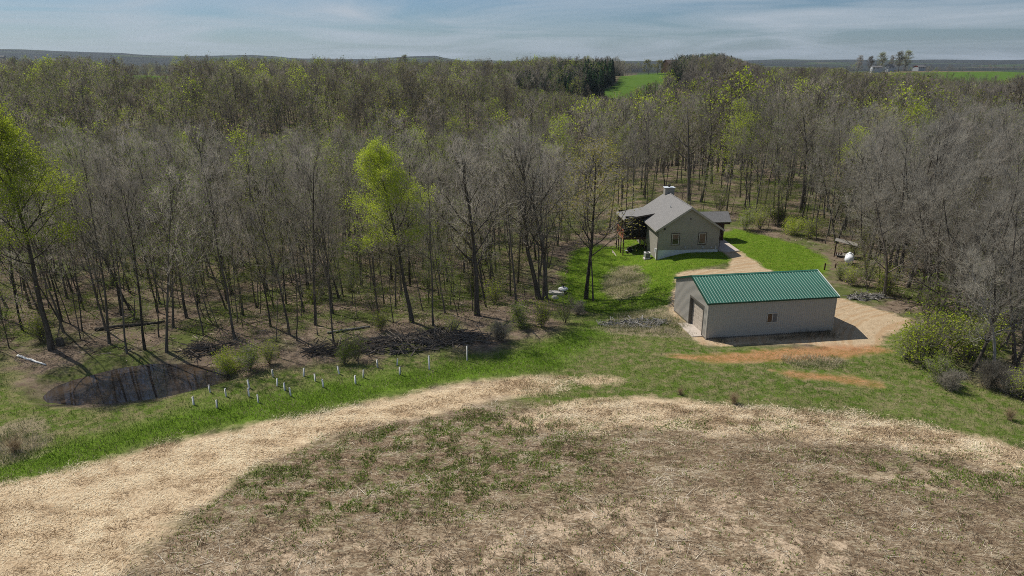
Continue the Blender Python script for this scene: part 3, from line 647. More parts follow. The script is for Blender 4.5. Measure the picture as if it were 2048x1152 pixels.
for x, y, z, px, py in near_trees:
    ph, gr = zone_of(px, y)
    r = rnd.random(); hh = rnd.gauss(19.0, 1.9)
    if y < 78: hh *= rnd.uniform(.72, .98)
    gy = .40 + .18*math.sin(px*.009+1) + (.12 if px < 600 else 0)
    right = px > 1660
    if r < .045 and y > 95 and y < 150:
        mod, nm, lab, g = LEAFY[0], 'leafy_tree', 'yellow-green leafy tree in the wood '+ph, 'leafy trees in the wood '+gr
    elif r < .045+gy:
        mod, nm, lab, g = rnd.choice(BUD), 'budding_tree', 'slender budding olive tree in the wood '+ph, 'budding trees in the wood '+gr; kc['bud'] += 1
    else:
        mod = rnd.choice(GREY) if (right and rnd.random() < .6) else rnd.choice(BARE); nm, lab, g = 'bare_tree', 'tall bare grey-brown tree in the wood '+ph, 'bare trees in the wood '+gr; kc['bare'] += 1
    if (nm == 'bare_tree' and kc['bare'] > 262) or (nm == 'budding_tree' and kc['bud'] > 290): FAR_EXTRA.append((x, y, z)); continue
    ln = rnd.gauss(-.03 if px < 700 else 0, .06); pose = 'leaning left ' if ln < -.06 else ('leaning right ' if ln > .06 else 'upright ')
    dp = 'at the front of' if y < (82 if px < 1120 else 100) else ('in the middle of' if y < 118 else 'deep in')
    place_tree(nm, mod, x, y, hh/mod[2]*rnd.uniform(.9, 1.1), lab.replace('in the wood', dp+' the wood').replace('slender ', 'slender '+pose).replace('tall ', 'tall '+pose).replace('yellow-green leafy', pose+'yellow-green leafy'), 'tree', pose.strip()+' '+g.replace('in the', dp+' the'), lean=ln, lean_y=rnd.gauss(0, .05), z=z, sz=hh/mod[2])
# saplings under the tall trees
k = 0
for x, y in zip(RNG.uniform(-75, 80, 3000), RNG.uniform(58, 125, 3000)):
    if usdf(Z_WOODS, np.array([x]), np.array([y]))[0] < .3: continue
    z = h1(x, y); px, py = uv_of(x, y, z)
    if px < -40 or px > 2090 or not far_enough(x, y, 1.7): continue
    if 1225 < px < 1420 and y < 119: continue
    put_cell(x, y); ph, gr = zone_of(px, y); s = rnd.uniform(.6, 1.1); k += 1
    i = rnd.choice((0, 0, 1, 2, 2))
    place_tree('sapling', SAP[i], x, y, s, ('thin leafless sapling ' if i == 2 else 'thin fresh-leaved sapling ')+('near the front of the wood ' if y < 84 else 'deep inside the wood ')+ph, 'sapling', ('leafless saplings ' if i == 2 else 'leafy saplings ')+('in front ' if y < 84 else 'deep inside ')+gr, lean=rnd.gauss(0, .1), lean_y=rnd.gauss(0, .08), z=z)
    if k > 298: break
print('near trees', len(near_trees), kc, 'saplings', k)

# far woods: one mass, instanced
def far_model(seed, leaf, leafm, twig='twig_far', Ht=18, w=.085, **kw):
    a = dict(Ht=Ht, r0=.26, first=.30, nprim=10, plen=.40, nsec=4, nter=3, ntwig=2, tw=w, tl=1.5, leaf=leaf, ls=.42, lspread=.55, sides=4, flat=True, min_r=.07); a.update(kw)
    mb, tw, lf = gen_tree(seed, **a)
    tr = []
    for f in mb.f:
        for q in range(1, len(f)-1): tr.append((mb.v[f[0]], mb.v[f[q]], mb.v[f[q+1]]))
    tr = np.array(tr); V = np.concatenate([tr, tw] + ([lf] if len(lf) else []))
    return tri_mesh('far_tree_%d' % seed, V, [M['bark'], M[twig], M[leafm]], [0]*len(tr)+[1]*len(tw)+[2]*len(lf))
FAR = [far_model(201, 0, 'leaf_far'), far_model(202, 0, 'leaf_far', plen=.4), far_model(203, .5, 'leaf_far'), far_model(204, 1, 'leaf_far', plen=.4), far_model(205, 1, 'leaf_far'), far_model(206, 2, 'leaf_bright'), far_model(207, 1, 'leaf_gold')]
_pm = conifer_model(208, 14, .08, 2.5, 18, 7); FAR.append(_pm[1])

def instanced(name, pts, var, scl, rot, label):
    coll = bpy.data.collections.new(name+'_models')
    for i, me in enumerate(FAR): coll.objects.link(bpy.data.objects.new('model_%02d' % i, me))
    me = bpy.data.meshes.new(name); me.vertices.add(len(pts)); me.vertices.foreach_set('co', np.asarray(pts, np.float32).ravel())
    def put(n, t, v): me.attributes.new(n, t, 'POINT').data.foreach_set('value', v)
    put('variant', 'INT', np.asarray(var, np.int32)); put('size', 'FLOAT', np.asarray(scl, np.float32)); put('spin', 'FLOAT', np.asarray(rot, np.float32))
    o = link(bpy.data.objects.new(name, me)); tag(o, label, kind='stuff')
    ng = bpy.data.node_groups.new(name+'_nodes', 'GeometryNodeTree')
    ng.interface.new_socket('Geometry', in_out='INPUT', socket_type='NodeSocketGeometry'); ng.interface.new_socket('Geometry', in_out='OUTPUT', socket_type='NodeSocketGeometry')
    N, L = ng.nodes, ng.links
    gi = N.new('NodeGroupInput'); go = N.new('NodeGroupOutput'); ip = N.new('GeometryNodeInstanceOnPoints'); ci = N.new('GeometryNodeCollectionInfo')
    ci.inputs['Collection'].default_value = coll; ci.inputs['Separate Children'].default_value = True; ci.inputs['Reset Children'].default_value = True
    def na(n, t):
        a = N.new('GeometryNodeInputNamedAttribute'); a.data_type = t; a.inputs['Name'].default_value = n; return a.outputs['Attribute']
    cx = N.new('ShaderNodeCombineXYZ'); L.new(na('spin', 'FLOAT'), cx.inputs[2])
    L.new(gi.outputs[0], ip.inputs['Points']); L.new(ci.outputs[0], ip.inputs['Instance']); ip.inputs['Pick Instance'].default_value = True
    L.new(na('variant', 'INT'), ip.inputs['Instance Index']); L.new(cx.outputs[0], ip.inputs['Rotation']); L.new(na('size', 'FLOAT'), ip.inputs['Scale'])
    L.new(ip.outputs[0], go.inputs[0])
    md = o.modifiers.new('scatter', 'NODES'); md.node_group = ng; return o

def far_woods():
    n = 26000
    r = np.sqrt(RNG.uniform(135**2, 760**2, n)); a = RNG.uniform(-.80, .80, n); X = r*np.sin(a); Y = r*np.cos(a)
    n2 = 16000; r = np.sqrt(RNG.uniform(760**2, 2300**2, n2)); a = RNG.uniform(-.75, .75, n2); X2 = r*np.sin(a); Y2 = r*np.cos(a)
    keep2 = fnoise(X2, Y2, 330, 61, 3) > .50
    X = np.concatenate([X, X2[keep2]]); Y = np.concatenate([Y, Y2[keep2]])
    SZ = np.ones(0)
    ok = (Y > 172) | (np.abs(X) > 138+.0*Y)
    ok &= ~((Y < 172) & (usdf(Z_WOODS, X, Y) < 1))
    ok &= usdf(Z_MEADOW, X, Y) < -3
    # open farm land on the plateau at the right and far left
    R_ = np.hypot(X, Y)
    ok &= ~((X > 350) & (Y > 590) & (Y < 1000) & (fnoise(X, Y, 160, 71, 2) < .62))
    X = X[ok]; Y = Y[ok]
    # drop trees closer than 4 m
    key = np.round(X/5.6).astype(int)*100003+np.round(Y/5.6).astype(int); _, idx = np.unique(key, return_index=True); X = X[idx]; Y = Y[idx]
    if FAR_EXTRA: X = np.concatenate([X, [t[0] for t in FAR_EXTRA]]); Y = np.concatenate([Y, [t[1] for t in FAR_EXTRA]])
    cx_ = []
    for a, b, sa, sb_, nn in ((32, 440, 30, 14, 190), (70, 500, 34, 16, 170), (104, 548, 22, 22, 120), (5, 425, 20, 10, 50), (190, 640, 55, 14, 260), (-5, 720, 60, 10, 90), (200, 590, 45, 22, 40)):
        cx_.append(np.stack([RNG.normal(a, sa*.8, nn), RNG.normal(b, sb_*.8, nn)], 1))
    cx_ = np.concatenate(cx_); cx_ = cx_[usdf(Z_MEADOW, cx_[:, 0], cx_[:, 1]) < -2]; n_con = len(cx_); X = np.concatenate([X, cx_[:, 0]]); Y = np.concatenate([Y, cx_[:, 1]])
    Z = H(X, Y); n = len(X); u = RNG.random(n); patch = fnoise(X, Y, 90, 81, 2)
    var = np.where(u < .26, 0, np.where(u < .48, 1, np.where(u < .66, 2, np.where(u < .80, 3, np.where(u < .93, 4, np.where(u < .975, 5, 6))))))
    gr = (patch > .56) & (u < .45); var = np.where(gr, 3 + (u*97 % 2).astype(int), var)
    right = (X > 60) & (u > .5) & (u < .9); var = np.where(right, (u*1000 % 2).astype(int), var)
    # conifer stands
    con = np.exp(-((X-185)/55)**2-((Y-665)/38)**2) + np.exp(-((X-70)/62)**2-((Y-505)/30)**2)*1.0 + np.exp(-((X-5)/70)**2-((Y-720)/30)**2) + np.exp(-((X-112)/38)**2-((Y-560)/35)**2) + np.exp(-((X-32)/34)**2-((Y-440)/16)**2)
    var = np.where(con > RNG.uniform(.35, .8, n), 7, var); var[-n_con:] = 7
    size = np.where(var == 7, RNG.uniform(1.0, 1.4, n), np.clip(RNG.normal(.88, .2, n), .4, 1.3)); size = np.where((var != 7) & (np.hypot(X, Y) > 620), size*.78, size)
    size = np.where((np.hypot((X-185)/120, (Y-610)/70) < 1) & (var != 7), size*.85, size)
    q = X/np.maximum(Y, 1); low = ((q > -.60) & (q < -.46) & (Y > 400) & (Y < 575)) | ((q > .50) & (q < .80) & (Y > 430) & (Y < 620)) | ((q > .48) & (q < .66) & (Y >= 620) & (Y < 790)) | ((q > .10) & (q < .25) & (Y > 380) & (Y < 470))
    size = np.where(low & (var != 7), size*.55, size)
    # crowns are lower where the photograph looks over them to fields and hills
    px = 1024+FPX*X/np.maximum(Y, 1)*1.053; D = np.hypot(X, Y)
    lim = np.interp(px, [-400, 0, 250, 262, 264, 330, 332, 345, 600, 760, 900, 1036, 1040, 1184, 1192, 1235, 1290, 1332, 1345, 1440, 1490, 1530, 1690, 1700, 1850, 1852, 2030, 2048, 2500], [110, 112, 114, 116, 151, 151, 130, 112, 114, 117, 120, 121, 172, 186, 187, 190, 168, 150, 110, 107, 122, 133, 134, 141, 141, 154, 154, 140, 132])
    guard = np.where((px > 262) & (px < 332), 575, np.where((px > 1036) & (px < 1186), 400, np.where((px > 1185) & (px < 1335), 430+170*np.clip((px-1192)/140, 0, 1), np.where(px > 1695, np.where(px > 1850, 615, 780), 3000))))
    front = D < guard; lim = np.where(front, lim, np.where((px > 1036) & (px < 1335), 114, np.where((px > 262) & (px < 332), 108, np.where(px > 1695, 126, lim))))
    ang = PITCH*0 + (125-lim)/FPX; ztop = CAM_Z + D*ang*.96; hgt = np.where(var == 7, 14.0, 19.5); smax = (ztop-Z)/hgt*RNG.uniform(.86, 1.02, n)
    size = np.minimum(size, smax); okk = size > .30; X, Y, Z, var, size = X[okk], Y[okk], Z[okk], var[okk], size[okk]; n = len(X)
    print('far woods', n)
    instanced('far_woods', np.stack([X, Y, Z-.2], 1), var, size, RNG.uniform(0, 6.28, n), 'wooded hillsides of bare and budding trees with dark conifer stands reaching to the horizon')
far_woods()

# ------------------------------------------------------------------ buildings: materials
M['green_metal'] = simple('green_metal', (.032, .125, .086), .5, .2, 1.2, .32, stretch=(1, .2, .2))
M['green_trim'] = simple('green_trim', (.010, .055, .036), .4, .1, 2, .5)
M['barn_wall'] = simple('barn_wall', (.41, .385, .34), .5, .05, 1.5, .4)
M['barn_trim'] = simple('barn_trim', (.115, .105, .09), .5, .08, 2, .3)
M['door_tan'] = simple('door_tan', (.46, .40, .33), .55, .06, 1, .3)
M['white_paint'] = simple('white_paint', (.72, .72, .70), .5, .05, 2, .3)
M['white_tank'] = simple('white_tank', (.80, .81, .82), .3, .04, 2, .5)
M['tube_white'] = simple('tube_white', (.74, .73, .68), .5, .12, 6, .3)
M['concrete'] = simple('concrete', (.47, .41, .35), .9, .12, 2.5, .1, bmp=.2)
M['foundation'] = simple('foundation', (.58, .62, .66), .9, .10, 2, .1)
M['dark'] = simple('dark', (.012, .012, .012), .6, .2, 3, .2)
M['screen'] = simple('screen', (.02, .018, .016), .7, .3, 4, .1)
M['cedar'] = simple('cedar', (.30, .105, .055), .8, .25, 3, .1, stretch=(1, 1, 6))
M['timber'] = simple('timber', (.075, .042, .027), .85, .3, 3, .1, stretch=(6, 6, 1))
M['grey_wood'] = simple('grey_wood', (.25, .23, .20), .9, .25, 3, .1, stretch=(6, 6, 1))
M['stone'] = simple('stone', (.42, .40, .36), .95, .2, 2, .1, bmp=.4)
M['galv'] = simple('galv', (.42, .43, .44), .45, .1, 3, .5)
M['trim_tan'] = simple('trim_tan', (.36, .34, .30), .6, .06, 2, .2)
M['brown_frame'] = simple('brown_frame', (.075, .06, .05), .6, .1, 3, .2)
M['sash'] = simple('sash', (.50, .47, .42), .5, .05, 3, .3)
def siding():
    m, nt, b, _ = newmat('lap_siding')
    t = nt.nodes.new('ShaderNodeTexCoord'); s = nt.nodes.new('ShaderNodeSeparateXYZ'); nt.links.new(t.outputs['Object'], s.inputs[0])
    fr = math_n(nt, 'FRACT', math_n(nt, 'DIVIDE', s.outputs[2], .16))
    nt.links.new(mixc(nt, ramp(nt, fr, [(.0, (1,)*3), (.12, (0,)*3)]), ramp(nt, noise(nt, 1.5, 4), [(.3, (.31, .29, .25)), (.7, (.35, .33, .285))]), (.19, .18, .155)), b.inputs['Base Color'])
    b.inputs['Roughness'].default_value = .6; bump(nt, b, fr, .6, .02); return m
def shingles():
    m, nt, b, _ = newmat('shingles')
    t = nt.nodes.new('ShaderNodeTexCoord')
    br = nt.nodes.new('ShaderNodeTexBrick'); br.inputs['Scale'].default_value = 1; br.inputs['Brick Width'].default_value = .33; br.inputs['Row Height'].default_value = .145; br.inputs['Mortar Size'].default_value = .008
    br.inputs['Color1'].default_value = (.17, .165, .16, 1); br.inputs['Color2'].default_value = (.255, .245, .235, 1); br.inputs['Mortar'].default_value = (.09, .088, .085, 1)
    sp = nt.nodes.new('ShaderNodeSeparateXYZ'); nt.links.new(t.outputs['Object'], sp.inputs[0]); cb = nt.nodes.new('ShaderNodeCombineXYZ'); nt.links.new(sp.outputs[1], cb.inputs[0]); nt.links.new(sp.outputs[0], cb.inputs[1])
    nt.links.new(cb.outputs[0], br.inputs['Vector'])
    nt.links.new(mixc(nt, .5, br.outputs['Color'], ramp(nt, noise(nt, 14, 3, .7), [(.3, (.14, .137, .13)), (.7, (.30, .29, .275))])), b.inputs['Base Color']); b.inputs['Roughness'].default_value = .95
    bump(nt, b, br.outputs['Fac'], .3, .02); return m
M['siding'] = siding(); M['shingle'] = shingles()
def glass_mat():
    m, nt, b, _ = newmat('window_glass')
    nt.links.new(ramp(nt, noise(nt, 1.2, 2), [(.35, (.018, .018, .016)), (.7, (.06, .055, .045))]), b.inputs['Base Color'])
    b.inputs['Roughness'].default_value = .06; b.inputs['Specular IOR Level'].default_value = .6; return m
M['glass'] = glass_mat()

# ------------------------------------------------------------------ pole barn
def pole_barn():
    L, W, E, RZ = 13.84, 8.40, 3.9, 5.40; ov = .16
    root = empty('pole_barn', (19.51, 63.73, 0), math.radians(8.85))
    tag(root, 'grey metal pole barn with green ribbed roof beside the dirt yard', 'barn')
    def panel_profile(w, n, rib, rw):
        pr = []; p = w/n
        for i in range(n):
            c = (i+.5)*p
            pr += [(c-rw, 0), (c-rw*.33, rib), (c+rw*.33, rib), (c+rw, 0)]
        return [(0, 0)] + pr + [(w, 0)]
    npn = 15; pw = (L+2*ov)/npn
    rise = (RZ-E)/(W/2); lowz = E - rise*ov + .02
    prof = panel_profile(pw, 3, .035, .06)
    near = MB(); far = MB()
    for mbx, y0, y1 in ((near, -ov, W/2), (far, W+ov, W/2)):
        k = len(prof)
        for (x, h) in prof: mbx.v.append((x, y0, h))
        for (x, h) in prof: mbx.v.append((x, y1, RZ+.02-lowz+h))
        for i in range(k-1): mbx.f.append((i, i+1, k+i+1, k+i) if mbx is near else (i, k+i, k+i+1, i+1))
    mn = near.mesh('roof_panel', M['green_metal']); mf = far.mesh('roof_panel', M['green_metal'])
    for me in (mn, mf):
        for i in range(npn):
            o = link(bpy.data.objects.new('roof_panel', me), root); o.location = (-ov+i*pw, 0, lowz)
    # deck under the sheets, ridge cap, eave and rake trim
    MB().slab((-ov+.03, -ov+.03, lowz-.03), (L+ov-.03, -ov+.03, lowz-.03), (L+ov-.03, W/2, RZ-.012), (-ov+.03, W/2, RZ-.012), -.06).build('roof_deck', M['barn_trim'], root)
    MB().slab((L+ov-.03, W+ov-.03, lowz-.03), (-ov+.03, W+ov-.03, lowz-.03), (-ov+.03, W/2+.001, RZ-.012), (L+ov-.03, W/2+.001, RZ-.012), -.06).build('roof_deck', M['barn_trim'], root)
    cap = MB(); c = RZ+.075
    cap.prism([(-ov-.02, W/2-.22, c-.22*rise-.01), (-ov-.02, W/2, c), (-ov-.02, W/2+.22, c-.22*rise-.01), (-ov-.02, W/2, c-.03)], (L+2*ov+.04, 0, 0)); cap.build('ridge_cap', M['green_metal'], root)
    for y in (-ov-.035, W+ov+.005): MB().box(-ov-.03, L+ov+.03, y, y+.03, lowz-.13, lowz+.03).build('eave_trim', M['green_trim'], root)
    for x, mt in ((-ov-.045, 'green_trim'), (L+ov+.005, 'white_paint')):
        for y0, y1 in ((-ov-.04, W/2), (W+ov+.04, W/2+.002)):
            z0 = lowz-.02; z1 = RZ+.02
            r = MB(); r.prism([(x, y0, z0-.14), (x, y1, z1-.14), (x, y1, z1+.075), (x, y0, z0+.075)], (.04, 0, 0)); r.build('rake_trim', M[mt], root)
    # long walls, each sheet its own piece
    nw = 15; ww = L/nw; wp = panel_profile(ww, 4, .032, .035)
    def wallsheet(flip):
        m = MB(); k = len(wp)
        for (x, h) in wp: m.v.append((x, -h, 0))
        for (x, h) in wp: m.v.append((x, -h, E-.05))
        for i in range(k-1): m.f.append((i, i+1, k+i+1, k+i))
        return m.mesh('wall_panel', M['barn_wall'])
    ms = wallsheet(False)
    for i in range(nw):
        o = link(bpy.data.objects.new('wall_panel', ms), root); o.location = (i*ww, 0, .06)
        o = link(bpy.data.objects.new('wall_panel', ms), root); o.location = (L-i*ww, W, .06); o.rotation_euler = (0, 0, math.pi)
    # gable walls with the door opening on the left end
    D0, D1, DH = 1.04, 4.30, 3.05
    def gz_(y): return E+rise*min(y, W-y)-.07
    def gable(x, sgn, door):
        ng = 9; gw = W/ng; gp = panel_profile(gw, 4, .032, .035)
        for i in range(ng):
            m = MB(); pts = [(p+i*gw, h) for p, h in gp]
            ys = sorted(set([round(a, 4) for a, _ in pts] + [v for v in (W/2, D0, D1) if i*gw < v < (i+1)*gw]))
            xs_ = [a for a, _ in pts]; hs_ = [b for _, b in pts]
            k = 0
            for ya, yb in zip(ys[:-1], ys[1:]):
                mid = (ya+yb)/2; zb = DH+.0 if (door and D0 < mid < D1) else .06
                ha, hb = np.interp(ya, xs_, hs_), np.interp(yb, xs_, hs_); n = len(m.v)
                m.v += [(x+sgn*ha, ya, zb), (x+sgn*hb, yb, zb), (x+sgn*hb, yb, gz_(yb)), (x+sgn*ha, ya, gz_(ya))]
                m.f.append((n, n+3, n+2, n+1) if sgn < 0 else (n, n+1, n+2, n+3))
            m.build('wall_panel', M['barn_wall'], root)
    gable(0, -1, True); gable(L, 1, False)
    for x, y in ((-.03, -.03), (L-.07, -.03), (-.03, W-.07), (L-.07, W-.07)): MB().box(x, x+.10, y, y+.10, .0, E-.09).build('corner_trim', M['barn_wall'], root)
    MB().box(.03, L-.03, .03, W-.03, -.25, .055).build('slab', M['concrete'], root)
    MB().box(-.012, .02, .04, D0-.02, .02, .14).box(-.012, .02, D1+.02, W-.04, .02, .14).box(.04, L-.04, -.012, .02, .02, .14).build('base_trim', M['barn_trim'], root)
    # door: recessed, horizontal sections, jamb and header
    rec = .34
    door = MB().box(rec+.04, rec+.06, D0, D1, .06, DH).build('overhead_door', M['door_tan'], root)
    ns = 6; sh = (DH-.06)/ns
    sec = MB().box(0, .05, 0, D1-D0, .012, sh-.012)
    for q in range(4): sec.box(-.012, 0, .12+q*.79, .12+q*.79+.66, .10, sh-.10)
    sm = sec.mesh('door_panel', M['door_tan'])
    for i in range(ns):
        o = link(bpy.data.objects.new('door_panel', sm), door); o.location = (rec-.012, D0, .06+i*sh)
    for y0, y1 in ((D0-.10, D0), (D1, D1+.10)): MB().box(-.04, rec+.06, y0, y1, .02, DH).build('door_jamb', M['barn_trim'], root)
    MB().box(-.042, rec+.06, D0-.10, D1+.10, DH+.002, DH+.20).build('door_header', M['barn_trim'], root)
    MB().box(-1.1, rec-.02, D0-.25, D1+.35, -.2, .045).build('door_apron', M['concrete'], root)
    # sliding window on the long wall
    x0, x1, z0, z1 = 6.38, 7.54, 1.40, 2.45
    w = empty('window', (0, 0, 0)); w.parent = root
    f = MB(); f.box(x0, x1, -.075, -.005, z0, z0+.07).box(x0, x1, -.075, -.005, z1-.07, z1).box(x0, x0+.07, -.075, -.005, z0+.07, z1-.07).box(x1-.07, x1, -.075, -.005, z0+.07, z1-.07); f.build('frame', M['sash'], w)
    xm = (x0+x1)/2; MB().box(xm-.035, xm+.035, -.07, -.012, z0+.071, z1-.071).build('mullion', M['sash'], w)
    MB().box(x0+.071, xm-.036, -.045, -.03, z0+.071, z1-.071).build('pane', M['glass'], w)
    MB().box(xm+.036, x1-.071, -.052, -.03, z0+.071, z1-.071).build('pane', simple('insect_screen', (.16, .15, .145), .6, .1, 4), w)
pole_barn()

# ------------------------------------------------------------------ house
def house():
    ang = math.atan2(.0685, .99765); root = empty('house', (21.3, 96.57, 0), ang)
    tag(root, 'tan sided house with grey shingle gable roof, chimney and raised side deck', 'house')
    W, D, BZ, EZ = 9.05, 12.2, -2.6, 3.55; RID = 6.75; oh = .45; rise = (RID-.15-3.62)/(W/2)
    def rz(u): return 3.62+rise*min(u, W-u)
    fz = [(0, -1.2), (1.0, -.75), (W, .25)]
    # walls
    MB().prism([(0, 0, .42), (W, 0, .42), (W, 0, 3.62), (W/2, 0, RID-.16), (0, 0, 3.62)], (0, .18, 0)).build('front_wall', M['siding'], root)
    MB().prism([(0, D-.18, BZ), (W, D-.18, BZ), (W, D-.18, 3.62), (W/2, D-.18, RID-.16), (0, D-.18, 3.62)], (0, .18, 0)).build('back_wall', M['siding'], root)
    MB().box(0, .18, .18, D-.18, -1.35, 3.62).build('side_wall', M['siding'], root)
    MB().box(W-.18, W, .18, D-.18, .42, 3.62).build('side_wall', M['siding'], root)
    MB().box(.03, W-.03, .03, .17, BZ, .42).box(W-.16, W-.03, .17, D-.2, -1, .42).box(.03, .16, .17, D-.2, BZ-.5, -1.35).build('foundation', M['foundation'], root)
    MB().box(-.012, .06, -.012, .06, -1.3, 3.5).build('corner_board', M['trim_tan'], root); MB().box(W-.06, W+.012, -.012, .06, .3, 3.5).build('corner_board', M['trim_tan'], root)
    # roof
    def slope(u0, z0, u1, z1, v0, v1, name, t=.16, mat='shingle', par=root):
        m = MB(); a, b_, c, d = (u0, v0, z0), (u1, v0, z1), (u1, v1, z1), (u0, v1, z0)
        m.slab(a, b_, c, d, t if u1 > u0 else -t); return m.build(name, M[mat], par)
    e0 = 3.62-rise*.5
    r1 = slope(-.5, e0, W/2, RID-.12, -oh, D+.2, 'roof'); r2 = slope(W+.5, e0, W/2+.001, RID-.12, -oh, D+.2, 'roof')
    MB().tube([(W/2, -oh, RID+.05), (W/2, D+.2, RID+.05)], .07, 6).build('ridge_cap', M['shingle'], r1)
    MB().lathe([(.05, 0), (.05, .38), (.09, .38), (.09, .46), (.001, .46)], 8, at=(2.9, 4.6, rz(2.9)+.1)).build('roof_vent', M['galv'], r1)
    for u0, u1 in ((-.53, W/2), (W+.53, W/2)):
        MB().prism([(u0, -oh-.045, e0-.14), (u1, -oh-.045, RID-.26), (u1, -oh-.045, RID+.06), (u0, -oh-.045, e0+.17)], (0, .04, 0)).build('rake_board', M['trim_tan'], root)
    for u in (-.60, W+.50): MB().box(u, u+.10, -oh-.05, D+.2, e0-.06, e0+.09).build('gutter', M['trim_tan'], root)
    MB().tube([(-.5, -.1, e0-.03), (-.08, -.07, e0-.5), (-.08, -.07, -1.2)], .045, 6).build('downspout', M['brown_frame'], root)
    MB().tube([(W+.1, -.07, e0-.3), (W+.1, -.07, .2)], .045, 6).build('downspout', M['brown_frame'], root)
    # chimney
    ch = MB().box(3.85, 5.35, 11.1, 12.1, 5.2, 7.55).build('chimney', M['siding'], root)
    MB().box(3.75, 5.45, 11.0, 12.2, 7.55, 7.64).build('chimney_cap', M['foundation'], ch)
    MB().lathe([(.17, 7.64), (.17, 7.95), (.26, 7.95), (.26, 8.08), (.01, 8.14)], 10, at=(4.6, 11.6, 0)).build('flue', M['brown_frame'], ch)
    # gable windows
    for x0, x1 in ((1.90, 3.18), (5.90, 7.17)):
        z0, z1 = 1.12, 2.95; w = empty('window'); w.parent = root
        f = MB(); t = .11
        f.box(x0, x1, -.05, -.002, z0, z0+t).box(x0, x1, -.05, -.002, z1-t, z1).box(x0, x0+t, -.05, -.002, z0+t, z1-t).box(x1-t, x1, -.05, -.002, z0+t, z1-t); f.build('frame', M['brown_frame'], w)
        a, b_, c, d = x0+t+.003, x1-t-.003, z0+t+.003, z1-t-.003; s = .09
        f = MB(); f.box(a, b_, -.036, -.004, c, c+s).box(a, b_, -.036, -.004, d-s, d).box(a, a+s, -.036, -.004, c+s, d-s).box(b_-s, b_, -.036, -.004, c+s, d-s); f.build('sash', M['sash'], w)
        MB().box(a+s+.002, b_-s-.002, -.022, -.008, c+s+.002, d-s-.002).build('pane', M['glass'], w)
    MB().lathe([(.11, -.10), (.13, -.05), (.13, -.004)], 10, axis='y', at=(W/2+.05, 0, 5.0)).build('gable_vent', M['dark'], root)
    MB().box(.75, .95, -.13, -.003, 3.45, 3.68).build('wall_light', M['dark'], root)
    for x, h_ in ((4.0, .5), (6.6, .55), (7.9, .35)): MB().box(x, x+.22, -.12, -.003, .62, .62+h_*.6).build('utility_box', M['galv'], root)
    MB().box(8.6, 8.72, -.09, -.003, .45, .95).build('utility_box', M['white_paint'], root)
    # left wall openings
    for v0, v1, z0, z1, nm in ((5.9, 6.9, -2.2, -.1, 'door'), (7.6, 9.6, -2.2, -.1, 'patio_door')):
        d = MB().box(-.03, -.003, v0, v1, z0, z1).build(nm, M['brown_frame'], root); MB().box(-.045, -.031, v0+.12, v1-.12, z0+.15, z1-.12).build('pane', M['glass'], d)
    MB().box(-.10, -.003, .35, .6, -1.1, .5).build('conduit', M['white_paint'], root)
    MB().box(-.16, -.003, .75, 1.15, -.1, .45).build('utility_box', M['galv'], root)
    # raised screened deck on the left, its roof, posts and rust red rail
    P0, P1, UL, DZ = 6.5, 11.4, -3.55, .75
    slope(UL-.15, 3.62, 1.05, 4.42, P0-.25, P1+.2, 'porch_roof', .13)
    MB().prism([(UL-.15, P0-.29, 3.50), (1.0, P0-.29, 4.30), (1.0, P0-.29, 4.55), (UL-.15, P0-.29, 3.75)], (0, .035, 0)).build('porch_fascia', M['brown_frame'], root)
    MB().box(UL-.19, UL-.152, P0-.25, P1+.2, 3.48, 3.76).build('porch_fascia', M['trim_tan'], root)
    deck = MB().box(UL, -.01, P0, P1, DZ-.12, DZ).build('deck', M['timber'], root)
    for i in range(9): MB().box(UL+.02, -.02, P0+.05+i*.6, P0+.11+i*.6, DZ-.34, DZ-.121).build('joist', M['timber'], deck)
    MB().box(UL-.045, UL-.003, P0-.04, P1, DZ-.34, DZ+.02).build('deck_rim', M['cedar'], root); MB().box(UL-.045, -.01, P0-.045, P0-.005, DZ-.34, DZ+.02).build('deck_rim', M['timber'], root)
    rail = MB().box(UL-.03, UL+.06, P0+.1, P1-.1, DZ+.98, DZ+1.05).box(UL-.01, UL+.04, P0+.1, P1-.1, DZ+.10, DZ+.16).build('railing', M['cedar'], root)
    bal = MB().box(-.02, .02, -.02, .02, 0, .82).mesh('baluster', M['cedar'])
    for i in range(24):
        o = link(bpy.data.objects.new('baluster', bal), rail); o.location = (UL+.015, P0+.25+i*.19, DZ+.16)
    MB().box(UL+.1, -.02, P0+.012, P0+.03, DZ+.02, 4.1-.12*0).build('screen_panel', M['screen'], root)
    MB().box(UL+.07, UL+.085, P0+.1, P1-.1, DZ+1.1, 3.45).build('screen_panel', M['screen'], root)
    MB().box(UL+.1, -.02, P1-.03, P1-.012, DZ+.02, 4.1).build('screen_panel', M['screen'], root)
    for v in (P0+.03, 8.2, 9.9, P1-.1): MB().box(UL-.075, UL+.065, v-.07, v+.07, -2.6, 3.55).build('post', M['timber'], root)
    for u in (-2.4, -1.2): MB().box(u-.05, u+.05, P0-.03, P0+.01, DZ+.02, 3.9).build('screen_post', M['timber'], root)
    # entry porch on the right
    a0, a1, ev, rv, ez, rzz = 8.6, 13.15, 6.15, 7.9, 2.95, 4.25
    MB().slab((a0, ev, ez), (a1, ev, ez), (a1, rv, rzz), (a0, rv, rzz), .13).build('entry_roof', M['shingle'], root)
    MB().slab((a1, 2*rv-ev, ez), (a0, 2*rv-ev, ez), (a0, rv+.002, rzz), (a1, rv+.002, rzz), .13).build('entry_roof', M['shingle'], root)
    MB().prism([(a1-.02, ev+.1, ez), (a1-.02, 2*rv-ev-.1, ez), (a1-.02, rv, rzz-.08)], (-.06, 0, 0)).build('entry_gable', M['timber'], root)
    MB().box(a0+.6, a1-.1, ev+.12, ev+.3, ez-.30, ez-.02).build('entry_beam', M['timber'], root)
